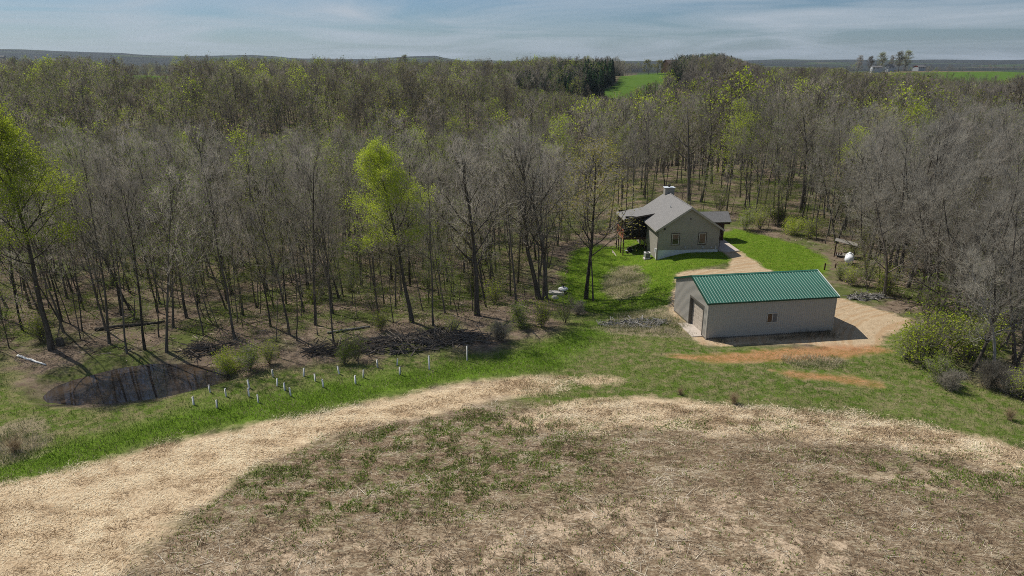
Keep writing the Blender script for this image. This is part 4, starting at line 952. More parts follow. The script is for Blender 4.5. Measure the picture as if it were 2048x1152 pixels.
    for u, v in ((11.95, ev+.2), (11.95, 2*rv-ev-.2)): MB().box(u-.16, u+.16, v-.16, v+.16, -.3, ez-.02).build('entry_post', M['timber'], root)
    MB().box(W+.01, 11.78, ev+.14, ev+.26, -.3, ez-.31).box(W+.01, 11.78, 8.6, 8.75, -.3, 3.4).build('entry_wall', M['timber'], root)
    MB().box(W+.01, 12.4, 7.2, 9.4, -.4, .12).build('entry_step', M['concrete'], root)
    return root
hs = house()
def in_house(u, v, z=0.0):
    a = math.atan2(.0685, .99765); return (21.3+u*math.cos(a)-v*math.sin(a), 96.57+u*math.sin(a)+v*math.cos(a), z)
HA = math.atan2(.0685, .99765)
PAT = -2.27
m = MB(); m.prism([(-4.5, 6.3, 0), (-3.9, 5.6, 0), (-.05, 5.4, 0), (-.05, 11.6, 0), (-4.2, 11.6, 0), (-4.7, 9, 0)], (0, 0, .14)); pt = m.build('patio', M['concrete']); pt.location = in_house(0, 0, PAT-.14); pt.rotation_euler = (0, 0, HA); tag(pt, 'pale concrete patio slab under the raised deck', kind='structure')
m = MB(); m.prism([(W_, v, 0) for W_, v in ((9.1, 8), (9.1, .6), (10.2, -.5), (12.4, .2), (12.5, 8))], (0, 0, .2)); pt = m.build('pavement', M['concrete']); pt.location = in_house(0, 0, -.1); pt.rotation_euler = (0, 0, HA); tag(pt, 'concrete drive apron along the shaded right side of the house', kind='structure')

# ------------------------------------------------------------------ small things round the house
def ac_unit():
    x, y, z = in_house(-.95, 2.0, 0); z = h1(x, y); o = empty('air_conditioner', (x, y, z), HA); tag(o, 'boxy outdoor air conditioner unit against the lit side wall of the house', 'air conditioner')
    MB().box(-.5, .5, -.5, .5, -.2, .08).build('pad', M['concrete'], o); MB().box(-.4, .4, -.4, .4, .08, .16).box(-.4, -.33, -.4, -.33, .16, .9).box(.33, .4, -.4, -.33, .16, .9).box(-.4, -.33, .33, .4, .16, .9).box(.33, .4, .33, .4, .16, .9).build('casing', M['white_paint'], o)
    g = MB().box(-.35, .35, -.35, .35, .16, .9).build('coil', M['brown_frame'], o)
    for i in range(8): MB().box(-.365, .365, -.365, .365, .2+i*.085, .22+i*.085).build('louvre', M['galv'], g)
    MB().box(-.42, .42, -.42, .42, .9, .97).build('top', M['white_paint'], o); MB().lathe([(.3, .972), (.3, 1.0), (.22, 1.02), (.02, 1.03)], 14).build('fan_guard', M['dark'], o)
ac_unit()
def grill():
    x, y, z = in_house(-2.35, 7.4, PAT); o = empty('patio_grill', (x, y, z), .4); tag(o, 'dark covered kettle grill standing on the patio under the deck', 'grill')
    MB().box(-.38, .38, -.28, .28, .12, .78).build('cabinet', M['dark'], o); MB().lathe([(.02, 1.22), (.25, 1.16), (.36, 1.0), (.38, .8), (.3, .78)], 14).build('lid', M['dark'], o)
    for sx in (-1, 1): MB().box(sx*.40, sx*.72, -.2, .2, .74, .78).build('side_shelf', M['galv'], o)
    for a in (-.3, .3):
        for b in (-.2, .2): MB().tube([(a, b, 0), (a, b, .12)], .04, 6).build('foot', M['dark'], o)
grill()
def patio_chair():
    x, y, z = in_house(-.75, 8.6, PAT); o = empty('patio_chair', (x, y, z), 1.2); tag(o, 'white moulded patio chair beside the back wall on the patio', 'chair')
    MB().box(-.26, .26, -.25, .25, .40, .44).build('seat', M['white_paint'], o); MB().box(-.26, .26, .22, .27, .44, .92).build('backrest', M['white_paint'], o)
    for a in (-.23, .23):
        for b in (-.22, .22): MB().tube([(a, b, 0), (a*.9, b*.9, .40)], .022, 6).build('leg', M['white_paint'], o)
        MB().box(a-.02, a+.02, -.22, .24, .62, .65).build('armrest', M['white_paint'], o)
patio_chair()
def patio_table():
    x, y, z = in_house(-.9, 6.3, PAT); o = empty('low_table', (x, y, z), .2); tag(o, 'low dark table on the shaded edge of the patio', 'table')
    MB().box(-.45, .45, -.3, .3, .34, .39).build('tabletop', M['dark'], o)
    for a in (-.4, .4):
        for b in (-.25, .25): MB().box(a-.025, a+.025, b-.025, b+.025, 0, .34).build('leg', M['dark'], o)
patio_table()

def tank():
    x, y = P(1697, 529); z = h1(x, y); o = empty('propane_tank', (x, y, z), math.radians(62)); tag(o, 'white horizontal propane tank with rounded ends beside the small shelter', 'tank')
    pr = [(.001, -1.35), (.25, -1.32), (.45, -1.2), (.56, -1.0), (.60, -.75), (.60, .75), (.56, 1.0), (.45, 1.2), (.25, 1.32), (.001, 1.35)]
    MB().lathe(pr, 20, axis='x', at=(0, 0, .92)).build('vessel', M['white_tank'], o, True)
    MB().lathe([(.2, 1.50), (.2, 1.66), (.16, 1.74), (.01, 1.77)], 14).build('valve_dome', M['white_tank'], o, True)
    for s in (-.7, .7): MB().box(s-.08, s+.08, -.35, .35, -.1, .42).build('foot', M['concrete'], o)
tank()
def shelter():
    p = [P(1661, 516), P(1676, 523), P(1687, 527)]
    x, y = P(1668, 514); z = h1(x, y); o = empty('wood_shelter', (x, y, z), math.radians(-28)); tag(o, 'small open lean-to on four posts with pale roof at the lawn edge', 'shelter')
    w, d = 2.5, 1.5
    for a, b, hh in ((0, 0, 2.35), (w, 0, 1.95), (0, d, 2.35), (w, d, 1.95)): MB().box(a-.06, a+.06, b-.06, b+.06, -.2, hh).build('post', M['timber'], o)
    MB().slab((-.2, -.25, 2.40), (w+.25, -.25, 1.92), (w+.25, d+.25, 1.92), (-.2, d+.25, 2.40), .05).build('roof', M['grey_wood'], o)
    MB().box(0, w, -.05, .05, .22, .32).box(0, w, d-.05, d+.05, .22, .32).build('floor_rail', M['grey_wood'], o)
    for i in range(5):
        MB().box(.1+i*.48, .1+i*.48+.40, .06, d-.06, .321, .36).build('slat', M['grey_wood'], o)
    for i in range(3): MB().tube([(.2+i*.3, .1, .43), (.2+i*.3, d-.1, .43)], .07, 7).build('log', M['timber'], o)
shelter()
for (bp, hh, lab) in (((1648.5, 540), .95, 'thick dark fence post on the lawn edge behind the barn roof'), ((1670, 536), .6, 'thin short stake between the fence post and the tank'), ((1711, 562), 1.6, 'grey leaning fence post in the scrub right of the barn roof')):
    x, y = P(*bp); o = MB(); o.tube([(0, 0, -.3), (.02, 0, hh*.5), (.05, .02, hh)], [.10, .095, .085] if hh < 1.2 else .07, 7).box(-.03, .03, -.12, .12, hh*.7, hh*.7+.05); q = o.build('fence_post', M['timber'] if hh < 1.2 else M['grey_wood']); q.location = (x, y, h1(x, y)); tag(q, lab, 'fence post')
def stone_things():
    x, y = P(1112, 588); o = MB(); o.prism([(-1.0, -.45, 0), (.95, -.6, 0), (1.1, .4, 0), (.2, .65, 0), (-.9, .5, 0)], (0, .0, .42)); q = o.build('stone_slab', M['stone']); q.location = (x, y, h1(x, y)-.1); tag(q, 'flat pale stone slab on the grass by the twin trees', 'stone')
    x, y = P(1126, 585); o = empty('fire_pit', (x, y, h1(x, y))); tag(o, 'round pedestal fire pit with white domed cover beside the stone slab', 'fire pit')
    MB().lathe([(.42, -.1), (.38, .1), (.26, .2), (.30, .45)], 14).build('pedestal', M['dark'], o, True); MB().lathe([(.66, .44), (.68, .52), (.45, .68), (.12, .74), (.01, .75)], 18).build('cover', M['white_paint'], o, True); MB().lathe([(.06, .74), (.10, .86), (.20, .9), (.14, 1.0), (.01, 1.02)], 10).build('knob', M['dark'], o, True)
    x, y = P(1110, 597); o = MB().lathe([(.5, -.1), (.46, .2), (.3, .36), (.01, .4)], 7); q = o.build('boulder', M['stone'], None, True); q.location = (x, y, h1(x, y)); q.scale = (1, .7, 1); tag(q, 'small pale boulder in front of the stone slab', 'boulder')
stone_things()

# white tree tubes
TUBES = [(125, 637, 16), (236, 555, 16), (283, 660, 17), (344, 583, 17), (499, 525, 17), (497, 582, 17), (560, 624, 17), (658, 450, 15), (685, 513, 16), (737, 543, 16), (777, 578, 17), (864, 445, 16), (943, 480, 15), (996, 520, 17), (1102, 430, 16), (1212, 498, 17), (1265, 455, 16), (1360, 385, 15), (1490, 372, 13), (1509, 435, 16), (1708, 400, 27), (1962, 342, 29)]
TL = ['nearest the pond tip, lowest of the left pair', 'beside the pond bank, second from the left', 'lowest of all the tubes, third from the left', 'between the pond bank and the lowest tube', 'upper one of the stacked pair above the mown strip', 'lower one of the stacked pair above the mown strip', 'right of the stacked pair, close to the mown strip', 'topmost left one under the green pond bush', 'second down the slanting row below the pond bush', 'third down the slanting row below the pond bush', 'last of the slanting row, closest to the mown strip', 'upper one of the middle diagonal row', 'second one of the middle diagonal row', 'lowest one of the middle diagonal row', 'alone in front of the brush bank, middle of the row', 'left one of the pair nearest the mown strip right of centre', 'upper right one of the pair beside the brush bank', 'left one of two against the dark brush bank', 'faint one half hidden by the dark brush bank', 'in open grass below the two at the brush bank', 'tall one near the right end of the planting', 'tall one farthest right, alone by the brush']
tm = MB().lathe([(.062, -.05), (.055, 1.0), (.047, 1.0), (.047, .5)], 10).mesh('tree_tube', M['tube_white'], True)
sm = MB().box(.060, .085, -.014, .014, -.1, 1.12).mesh('stake', M['grey_wood'])
for (cx_, cy_, hp), t_ in zip(TUBES, TL):
    px, py = 350+cx_/3.357, 620+cy_/3.357; x, y = P(px, py); z = h1(x, y); zt, _ = top_height(px, py-hp, x, y); hh = max(.5, (zt-z)*1.02)
    o = empty('tree_tube', (x, y, z), rnd.uniform(0, 6.3)); o.rotation_euler = (rnd.gauss(0, .05), rnd.gauss(0, .05), rnd.uniform(0, 6)); o.scale = (1.15, 1.15, hh)
    tag(o, 'white tree tube '+t_, 'tree tube', 'white tubes round planted seedlings'); link(bpy.data.objects.new('tube', tm), o); link(bpy.data.objects.new('stake', sm), o)

# logs, stump, brush
def log(p0, p1, r, mat, name, lab, lift=.0, side=None):
    a = P(*p0); b = P(*p1); A = Vector((*a, h1(*a)+r+lift)); B = Vector((*b, h1(*b)+r+lift)); m = MB(); mid = A.lerp(B, .5)
    pts = [Vector((A.lerp(B, k/6).x, A.lerp(B, k/6).y, max(A.lerp(B, k/6).z, h1(A.lerp(B, k/6).x, A.lerp(B, k/6).y)+r*.8+lift)))-mid+Vector((0, 0, rnd.gauss(0, r*.2))) for k in range(7)]; m.tube(pts, [r*(1.1-.4*k/6) for k in range(7)], 8)
    o = m.build(name, M[mat], None, True); o.location = mid; tag(o, lab, 'log')
    return o
log((36, 713), (92, 732), .11, 'tube_white', 'fallen_log', 'pale whitish fallen log lying on the bank left of the pond')
log((190, 662), (330, 645), .16, 'bark', 'fallen_log', 'dark fallen trunk among the trees behind the pond')
log((770, 690), (905, 655), .22, 'bark', 'fallen_log', 'thick dark fallen trunk across the brush bank right of the maple')
log((720, 705), (800, 690), .16, 'bark', 'fallen_log', 'short dark log in the brush above the tubes')
log((850, 700), (960, 668), .12, 'bark', 'fallen_log', 'slim dark log lying along the brush bank towards the bare tree')
log((655, 668), (740, 655), .12, 'bark_pale', 'fallen_log', 'pale thin fallen branch left of the maple foot')
x, y = P(121, 690); o = MB().lathe([(.5, -.2), (.36, .1), (.32, .7), (.3, .75), (.01, .72)], 9); q = o.build('tree_stump', M['bark'], None, True); q.location = (x, y, h1(x, y)); tag(q, 'dark stump behind the left end of the pond', 'stump')
def brush_pile(cx, cy, rx, ry, hgt, n, lab, seed, mat='brush', wl_=(1.2, 3.2)):
    R = random.Random(seed); x0, y0 = P(cx, cy); m = MB()
    for i in range(n):
        a = R.uniform(0, 6.28); rr = math.sqrt(R.random()); X = rr*rx*math.cos(a); Y = rr*ry*math.sin(a); zz = h1(x0+X, y0+Y)-h1(x0, y0); hh = zz+R.random()*hgt*(1-rr)+.08
        d = Vector((R.gauss(0, 1), R.gauss(0, .6), R.gauss(.12, .25))).normalized(); L = R.uniform(*wl_); r = R.choice((.018, .025, .035, .06, .09))
        p = Vector((X, Y, hh)); m.tube([p-d*L/2, p+Vector((R.gauss(0, .1), R.gauss(0, .1), R.gauss(0, .08))), p+d*L/2], [r, r*.8, r*.35], 4, cap=False)
    o = m.build('brush_pile', M[mat]); o.location = (x0, y0, h1(x0, y0)); tag(o, lab, 'brush pile')
brush_pile(790, 692, 5.0, 2.2, 1.3, 300, 'long dark pile of cut branches on the bank right of the maple', 5)
brush_pile(900, 678, 4.2, 1.8, 1.1, 240, 'dark tangle of branches below the fan-shaped bare tree', 6)
brush_pile(680, 702, 3.4, 1.4, 1.0, 170, 'dark brush heap on the bank above the middle tubes', 7)
brush_pile(410, 700, 1.8, 1.2, .8, 90, 'small dark brush heap behind the pond bush', 8)
brush_pile(1270, 648, 4.0, 1.6, .35, 240, 'low grey heap of cuttings on the slope left of the barn', 9, 'bark_pale', (.5, 1.5))
brush_pile(1735, 596, 2.4, 1.0, .6, 120, 'grey brush heap behind the dirt yard', 10, 'bark_pale', (.6, 2.0))

# shrubs
SHR = [
    ('shrub', BUSH_BRIGHT[0], (455, 735), .95, 'bright green bush hanging over the right end of the pond'), ('shrub', SHRUB[1], (500, 738), 1.05, 'olive bush beside the pond bush, above the tubes'), ('shrub', SHRUB[0], (540, 728), .8, 'dark twiggy bush at the left end of the brush bank'),
    ('shrub', SHRUB[1], (690, 728), .8, 'low dark green bush on the brush bank below the maple'), ('shrub', SHRUB[2], (715, 722), .9, 'thin twiggy shrub right of the low dark green bush'), ('shrub', SHRUB[0], (905, 668), .7, 'small green bush on the bank under the fan-shaped tree'),
    ('shrub', SHRUB[1], (1040, 655), 1.1, 'broad olive bush left of the twin bare trees foot'), ('shrub', SHRUB[0], (1085, 655), 1.15, 'rounded green bush in front of the twin bare trees'), ('shrub', SHRUB[2], (1130, 645), 1.0, 'loose twiggy bush between twin trees and yellow-topped tree'), ('shrub', BRUSH[0], (1000, 680), 1.1, 'dark leafless bush at the right end of the brush bank'), ('shrub', BRUSH[0], (1155, 630), .9, 'leafless bush at the foot of the yellow-topped tree'),
    ('shrub', SHRUB[1], (1490, 460), 1.5, 'leafy bush right of the entry roof at the lawn edge'), ('shrub', SHRUB[0], (1520, 458), 1.4, 'green bush second from the entry roof along the lawn edge'), ('shrub', BUSH_BRIGHT[0], (1585, 470), 1.2, 'bright bush at the far corner of the lawn'), ('shrub', SHRUB[1], (1555, 450), 1.5, 'dark green bush behind the far lawn edge'), ('shrub', SHRUB[0], (1620, 478), 1.3, 'green bush left of the small lean-to'), ('shrub', SHRUB[2], (1440, 425), 1.4, 'tall pale bush behind the entry roof'),
    ('shrub', SHRUB[0], (1700, 570), 1.0, 'green scrub bush below the propane tank'), ('shrub', SHRUB[2], (1735, 575), 1.2, 'loose green bush between tank and dirt yard'), ('shrub', SHRUB[1], (1680, 560), .9, 'low green bush at the right end of the barn roof'), ('shrub', SHRUB[0], (1775, 590), 1.3, 'green bush under the grey many-stemmed tree'), ('shrub', SHRUB[2], (1850, 640), 1.5, 'pale leafing bush at the far end of the dirt yard'),
    ('shrub', SHRUB[1], (1815, 720), 1.6, 'leftmost green bush at the corner of the dirt yard'), ('shrub', SHRUB[0], (1850, 735), 1.9, 'tall green bush right of the dirt yard corner'), ('shrub', SHRUB[2], (1890, 715), 1.8, 'twiggy bush between the two bright bushes by the yard'), ('shrub', BUSH_BRIGHT[0], (1935, 715), 1.9, 'brightest green bush beside the whitish dead tree'), ('shrub', SHRUB[1], (1880, 765), 1.0, 'low green bush in front of the yard bushes'), ('shrub', BRUSH[0], (1895, 780), 1.0, 'dark leafless bush at the slope below the yard bushes'), ('shrub', BRUSH[0], (1975, 775), 1.4, 'leafless grey thicket under the whitish dead tree'), ('shrub', BRUSH[1], (2030, 790), 1.3, 'pale leafless thicket at the right picture edge'), ('shrub', SHRUB[0], (2045, 800), 1.1, 'greenish shrub cut by the right picture edge'), ('shrub', BRUSH[0], (1940, 690), 1.5, 'dark leafless thicket behind the brightest bush'),
    ('dry_bush', DRYW[0], (1467, 808), .75, 'dry brown weed clump on the edge of the right straw band'), ('dry_bush', DRYW[0], (2018, 840), .8, 'dry brown weed clump at the far right above the straw'), ('dry_bush', DRYW[0], (30, 905), .9, 'grey dead weed clump at the left picture edge below the pond'), ('dry_bush', DRYW[0], (1360, 790), .5, 'small grey weed clump left of the brown one on the straw edge'),
]
for nm, mod, bp, s, lab in SHR:
    x, y = P(*bp); place_tree(nm, mod, x, y, s, lab, 'shrub' if nm == 'shrub' else 'dry weeds')
# woodland understorey bushes
k = 0
for x, y in zip(RNG.uniform(-70, 85, 1500), RNG.uniform(60, 122, 1500)):
    sdw = usdf(Z_WOODS, np.array([x]), np.array([y]))[0]
    if sdw < .5: continue
    z = h1(x, y); px, py = uv_of(x, y, z)
    if px < -30 or px > 2080 or not far_enough(x, y, 2.2) or (1225 < px < 1420 and y < 119): continue
    if fnoise(np.array([x]), np.array([y]), 14, 90)[0] < (.48 if px < 1120 else .22): continue
    ph, gr = zone_of(px, y); i = rnd.choice((0, 1, 2, 2)); k += 1; put_cell(x, y)
    place_tree('understorey_shrub', SHRUB[i], x, y, rnd.uniform(.5, 1.1)*(1.25 if px > 1120 else 1), 'low leafing bush under the trees in the wood '+ph, 'shrub', 'understorey bushes '+gr, z=z)
    if k > 150: break

# ------------------------------------------------------------------ far farms
def far_house(name, px, py, dist, w, d, h_, rh, ang, wall, roof, lab, cat='house', extra=None, z=None):
    dd = px_ray(px, py); t = dist/dd[1]; x, y = dd[0]*t, dist; zz = max(CAM_Z+dd[2]*t, h1(x, y)-2); o = empty(name, (x, y, zz), ang); tag(o, lab, cat)
    MB().box(-w/2, w/2, -d/2, d/2, -4, h_).build('wall', wall, o)
    MB().prism([(-w/2, -d/2, h_+.01), (-w/2, d/2, h_+.01), (-w/2, 0, h_+rh-.15)], (w, 0, 0)).build('gable', wall if extra is None else extra, o)
    r = MB(); r.slab((-w/2-.4, -d/2-.5, h_-.25), (w/2+.4, -d/2-.5, h_-.25), (w/2+.4, 0, h_+rh), (-w/2-.4, 0, h_+rh), .2); r.slab((w/2+.4, d/2+.5, h_-.25), (-w/2-.4, d/2+.5, h_-.25), (-w/2-.4, .001, h_+rh), (w/2+.4, .001, h_+rh), .2); r.build('roof', roof, o)
    for i in range(max(2, int(w/4))): MB().box(-w/2+1+i*(w-2)/max(2, int(w/4))+.2, -w/2+1+i*(w-2)/max(2, int(w/4))+1.3, -d/2-.06, -d/2-.003, 1.0, 2.2).build('window', M['glass'], o)
    return o
FARM = [tree_model(301, Ht=20, r0=.4, first=.2, nprim=17, plen=.42, nsec=5, nter=4, ntwig=4, tw=.17, tl=1.4, min_r=.13, twig='twig', sides=5), tree_model(302, Ht=20, r0=.4, first=.2, nprim=17, plen=.40, nsec=5, nter=4, ntwig=4, tw=.17, tl=1.4, min_r=.13, leaf=1, ls=.45, leafm='leaf_far', twig='twig', sides=5), tree_model(303, Ht=12, r0=.3, first=.15, nprim=13, plen=.5, a_lo=75, nsec=5, nter=4, ntwig=3, tw=.08, tl=1, min_r=.08, leaf=2, ls=.4, leafm='leaf_gold', twig='twig_far', sides=5)]
M['far_white'] = simple('far_white', (.40, .42, .44), .7, .1, 1)
M['red_paint'] = simple('red_paint', (.30, .055, .04), .7, .1, 1); M['roof_grey'] = simple('roof_grey', (.16, .155, .15), .8, .1, 1); M['roof_brown'] = simple('roof_brown', (.12, .085, .065), .85, .15, 1); M['tin'] = simple('tin', (.45, .46, .47), .5, .1, 1, .4)
far_house('farm_house', 1781, 138.5, 800, 9, 6, 2.8, 2.2, .1, M['far_white'], M['roof_grey'], 'white farmhouse with grey roof under the tall trees on the right horizon')
far_house('farm_shed', 1752, 139, 790, 10, 6, 2.4, 1.4, -.1, M['far_white'], M['roof_grey'], 'low white shed left of the distant white farmhouse', 'shed')
far_house('farm_barn', 1838, 138.5, 810, 13, 7, 2.4, 1.8, .5, M['far_white'], M['roof_grey'], 'long white barn with red gable and tin roof right of the distant farmhouse', 'barn', M['red_paint'])
far_house('far_house', 1343, 137, 630, 15, 9, 4, 3.2, .5, M['timber'], M['roof_brown'], 'brown house at the top of the meadow below the conifer hill')
far_house('farm_barn', 120, 126, 900, 16, 8, 3, 2, .15, M['grey_wood'], M['roof_grey'], 'grey farm building among trees on the left horizon', 'barn')
far_house('farm_barn', 4, 116, 1400, 9, 7, 2.4, 2, .3, M['far_white'], M['roof_grey'], 'white farm building at the far left horizon', 'barn')
for i, (px, tp, nm, lab, wd) in enumerate([(1720, 109, FARM[0], 'leftmost tall tree of the distant farm group', 1.2), (1745, 110, FARM[1], 'second tall tree of the distant farm group, over the shed', 1.2), (1767, 102, FARM[1], 'tall round tree behind the distant farmhouse', 1.35), (1786, 109, FARM[0], 'thin tree right of the distant farmhouse roof', .9), (1802, 100, FARM[1], 'broad tree left of the distant red barn', 1.3), (1815, 98, FARM[1], 'tallest tree of the distant farm group', 1.3)]):
    d = px_ray(px, 138); t = 800/d[1]; x = d[0]*t; zb = h1(x, 805); zt = CAM_Z+px_ray(px, tp)[2]/px_ray(px, tp)[1]*805; s = max(8, zt-zb)/nm[2]
    place_tree('farm_tree', nm, x, 805, s*wd, lab, 'tree', z=zb, sz=s)
for px, tp, dist, mod, lab in [(811, 106, 900, FARM[1], 'lone round tree standing out on the skyline left of centre'), (797, 113, 900, FARM[0], 'smaller dark tree beside the lone skyline tree'), (1297, 117, 610, FARM[2], 'left golden tree at the top of the far meadow'), (1315, 118, 600, FARM[2], 'right golden tree at the top of the far meadow')]:
    d = px_ray(px, 140); x = d[0]/d[1]*dist; zb = h1(x, dist); zt = CAM_Z+px_ray(px, tp)[2]/px_ray(px, tp)[1]*dist; s = max(7, zt-zb)/mod[2]
    place_tree('skyline_tree', mod, x, dist, s*1.2, lab, 'tree', z=zb, sz=s)

# ------------------------------------------------------------------ ground cover: uncountable blades and stalks
def blades(name, polys, dens, L, w, tilt, stops, label, inset=-.3, rel=None, trans=.25, keep=None, maxn=200000, aim=None, clump=1.3):
    Vs = []; Ts = []
    for pl in polys:
        lo = np.maximum(pl.min(0), [-75, 20]); hi = np.minimum(pl.max(0), [80, 128]); n = int(min(maxn*2, (hi[0]-lo[0])*(hi[1]-lo[1])*dens))
        if n <= 0: continue
        X = RNG.uniform(lo[0], hi[0], n); Y = RNG.uniform(lo[1], hi[1], n)
        m = (sdf(pl, X, Y) + 3.2*(fnoise(X, Y, 2.5, 55, 3)-.5) + 2.5*(fnoise(X, Y, 9, 56, 2)-.5) + RNG.normal(0, .5, n)) > -inset
        m &= (np.abs(X) < .84*Y+4)
        m &= RNG.random(n) < np.clip(55/np.maximum(np.hypot(X, Y), 30), 0, 1)**1.3
        if keep is not None: m &= RNG.random(n) < keep(X, Y)
        X = X[m]; Y = Y[m]; n = len(X)
        if n == 0: continue
        Z = H(X, Y)
        az = RNG.uniform(0, 6.283, n) if aim is None else aim + 5*(fnoise(X, Y, 1.6, 88, 2)-.5) + RNG.normal(0, .5, n) + (RNG.random(n) < .6)*RNG.uniform(0, 6.28, n)
        tl = RNG.uniform(*tilt, n); ln = RNG.uniform(*L, n); ww = RNG.uniform(*w, n)
        d = np.stack([np.cos(az)*np.cos(tl), np.sin(az)*np.cos(tl), np.sin(tl)], 1); s = np.stack([-np.sin(az), np.cos(az), RNG.normal(0, .3, n)], 1)*ww[:, None]/2
        p = np.stack([X, Y, Z+.02], 1); Vs.append(np.stack([p-s, p+s, p+d*ln[:, None]], 1))
        Ts.append(np.clip(RNG.normal(.5, .22, n)+(fnoise(X, Y*1.8, 1.7, 66, 3)-.5)*clump, 0, 1))
    V = np.concatenate(Vs); print(name, len(V))
    o = link(bpy.data.objects.new(name, tri_mesh(name, V, [tint_mat(name, stops, trans)], None, np.concatenate(Ts)))); tag(o, label, kind='stuff'); return o
blades('straw', Z_STRAW, 150, (.12, .45), (.018, .04), (-.02, .5), [(.08, (.27, .18, .10)), (.4, (.68, .53, .34)), (.9, (.90, .79, .57))], 'loose pale straw mulch in two curved bands across the field', trans=.15, aim=.3, clump=1.7)
blades('field_stubble', Z_FIELD, 85, (.12, .5), (.015, .03), (-.05, .5), [(.1, (.075, .052, .034)), (.5, (.235, .168, .11)), (.85, (.43, .34, .235)), (1, (.66, .575, .44))], 'grey-brown dead stubble covering the bare field', trans=.1, aim=-.3, clump=1.7, keep=lambda X, Y: np.clip(1.0-1.0*sand_amt(X, Y)*(fnoise(X, Y, .8, 34, 3) > .5), .2, 1))
blades('field_stalks', Z_FIELD, 2.6, (.3, 1.5), (.018, .035), (-.01, .12), [(.1, (.12, .09, .065)), (.3, (.36, .29, .20)), (.6, (.54, .46, .34)), (1, (.72, .65, .52))], 'long pale dry stalks lying over the field', trans=.0, keep=lambda X, Y: .25+.75*(fnoise(X, Y, 8, 77) > .5))
blades('field_weeds', Z_FIELD, 150, (.08, .28), (.03, .06), (.3, 1.4), [(.2, (.08, .13, .018)), (.6, (.14, .22, .028)), (1, (.22, .29, .05))], 'low green weeds growing in patches of the field', keep=lambda X, Y: np.clip(weed_amt(X, Y)*1.1*(fnoise(X, Y, .8, 33, 2) > .52)*.9, 0, 1))
blades('strip_grass', Z_STRIP, 130, (.10, .28), (.015, .035), (.5, 1.5), [(.1, (.075, .135, .014)), (.5, (.125, .21, .022)), (.95, (.20, .27, .04))], 'lush green grass of the curving mown strip')
blades('rough_grass', Z_ROUGH, 60, (.12, .42), (.015, .035), (.15, 1.4), [(.1, (.055, .095, .014)), (.46, (.11, .165, .028)), (.7, (.24, .21, .105)), (1, (.42, .36, .23))], 'rough patchy grass between the wood, barn and straw', keep=lambda X, Y: np.clip(1-(usdf(Z_DRIVE+Z_RED, X, Y)+.7)*2.5, .03, 1))
blades('lawn_grass', Z_LAWN, 110, (.08, .22), (.02, .05), (.4, 1.5), [(.1, (.075, .135, .012)), (.5, (.125, .21, .02)), (.8, (.19, .26, .036)), (1, (.28, .29, .08))], 'bright green lawn grass round the house', keep=lambda X, Y: (usdf(Z_DRIVE, X, Y) < .1)*1.0)
blades('dry_grass', Z_DRY, 160, (.2, .6), (.015, .04), (.3, 1.4), [(.1, (.09, .14, .025)), (.4, (.26, .24, .13)), (.7, (.46, .40, .28)), (1, (.55, .49, .36))], 'tufts of pale dry grass on the slope by the lawn')
blades('barn_weeds', [np.array([[20, 62.2], [33.5, 64.6], [33.3, 65.6], [20.2, 63.6]])], 260, (.2, .7), (.015, .03), (.6, 1.5), [(.1, (.05, .05, .03)), (.5, (.14, .12, .08)), (1, (.26, .23, .17))], 'tall dead weeds along the shaded foot of the barn wall', inset=-.5)
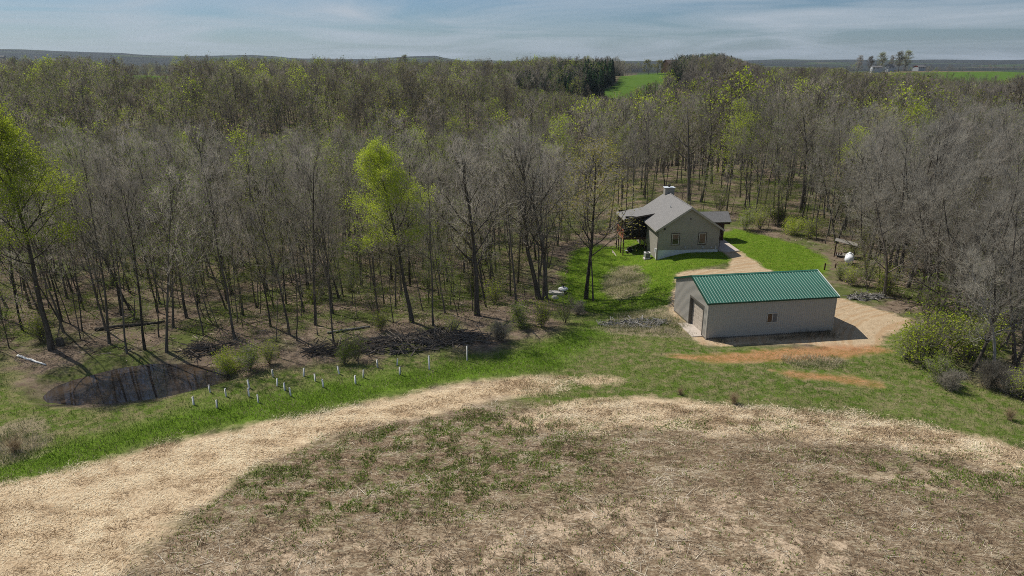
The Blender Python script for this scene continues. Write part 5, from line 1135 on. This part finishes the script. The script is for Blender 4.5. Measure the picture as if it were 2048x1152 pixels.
def forest_floor_plants():
    n = 5200; X = RNG.uniform(-80, 110, n); Y = RNG.uniform(60, 165, n); m = (usdf(Z_WOODS, X, Y) > .3) & (fnoise(X, Y, 9, 91, 2) > np.where((X > 15) & (Y > 108), .34, .47)) & (np.abs(X) < .8*Y+3); X = X[m]; Y = Y[m]; Z = H(X, Y); k = 90
    c = np.repeat(np.stack([X, Y, Z], 1), k, 0); N = len(c); sz = np.repeat(RNG.uniform(.4, 1.1, len(X)), k)
    c = c + np.stack([RNG.normal(0, 1, N)*sz, RNG.normal(0, 1, N)*sz, np.abs(RNG.normal(0, .8, N))*sz], 1)
    a = RNG.normal(0, 1, (N, 3)); a /= np.linalg.norm(a, axis=1)[:, None]; b = RNG.normal(0, 1, (N, 3)); b /= np.linalg.norm(b, axis=1)[:, None]; s = RNG.uniform(.06, .15, N)[:, None]
    V = np.stack([c, c+a*s, c+b*s], 1); t = np.clip(RNG.normal(.5, .2, N)+np.repeat(RNG.normal(0, .2, len(X)), k), 0, 1)
    o = link(bpy.data.objects.new('undergrowth', tri_mesh('undergrowth', V, [tint_mat('undergrowth', [(.1, (.11, .15, .03)), (.5, (.18, .25, .04)), (.9, (.27, .34, .06))], .45)], None, t))); tag(o, 'low fresh green undergrowth on the woodland floor', kind='stuff'); print('undergrowth', N)
    # fallen twigs and leaves
    n = 26000; X = RNG.uniform(-75, 85, n); Y = RNG.uniform(56, 125, n); m = (usdf(Z_WOODS, X, Y) > -2.0) & (np.abs(X) < .8*Y+3) & (sdf(POND, X, Y) < -.3); X = X[m]; Y = Y[m]; n = len(X); p = np.stack([X, Y, H(X, Y)+.03], 1)
    az = RNG.uniform(0, 6.28, n); L = RNG.uniform(.15, 1.6, n)**1.5; d = np.stack([np.cos(az), np.sin(az), RNG.uniform(0, .15, n)], 1)*L[:, None]; s = np.stack([-np.sin(az), np.cos(az), RNG.normal(0, .5, n)], 1)*RNG.uniform(.02, .06, n)[:, None]
    o = link(bpy.data.objects.new('leaf_litter', tri_mesh('leaf_litter', np.stack([p-s, p+s, p+d], 1), [tint_mat('leaf_litter', [(.1, (.06, .045, .03)), (.5, (.20, .15, .11)), (.9, (.36, .30, .24))], .05)], None, RNG.random(n)))); tag(o, 'fallen twigs and dead leaves on the woodland floor', kind='stuff')
forest_floor_plants()

# ------------------------------------------------------------------ air
hz = MB().box(-11500, 11500, -3500, 11500, -80, 210)
m = bpy.data.materials.new('haze'); m.use_nodes = True; nt = m.node_tree; nt.nodes.clear(); out = nt.nodes.new('ShaderNodeOutputMaterial'); pv = nt.nodes.new('ShaderNodeVolumePrincipled')
pv.inputs['Color'].default_value = (.72, .83, .95, 1); pv.inputs['Density'].default_value = 6e-5; pv.inputs['Anisotropy'].default_value = .2
nt.links.new(pv.outputs[0], out.inputs['Volume'])
o = hz.build('haze', m); tag(o, 'thin bluish haze over the distant hills', kind='stuff')
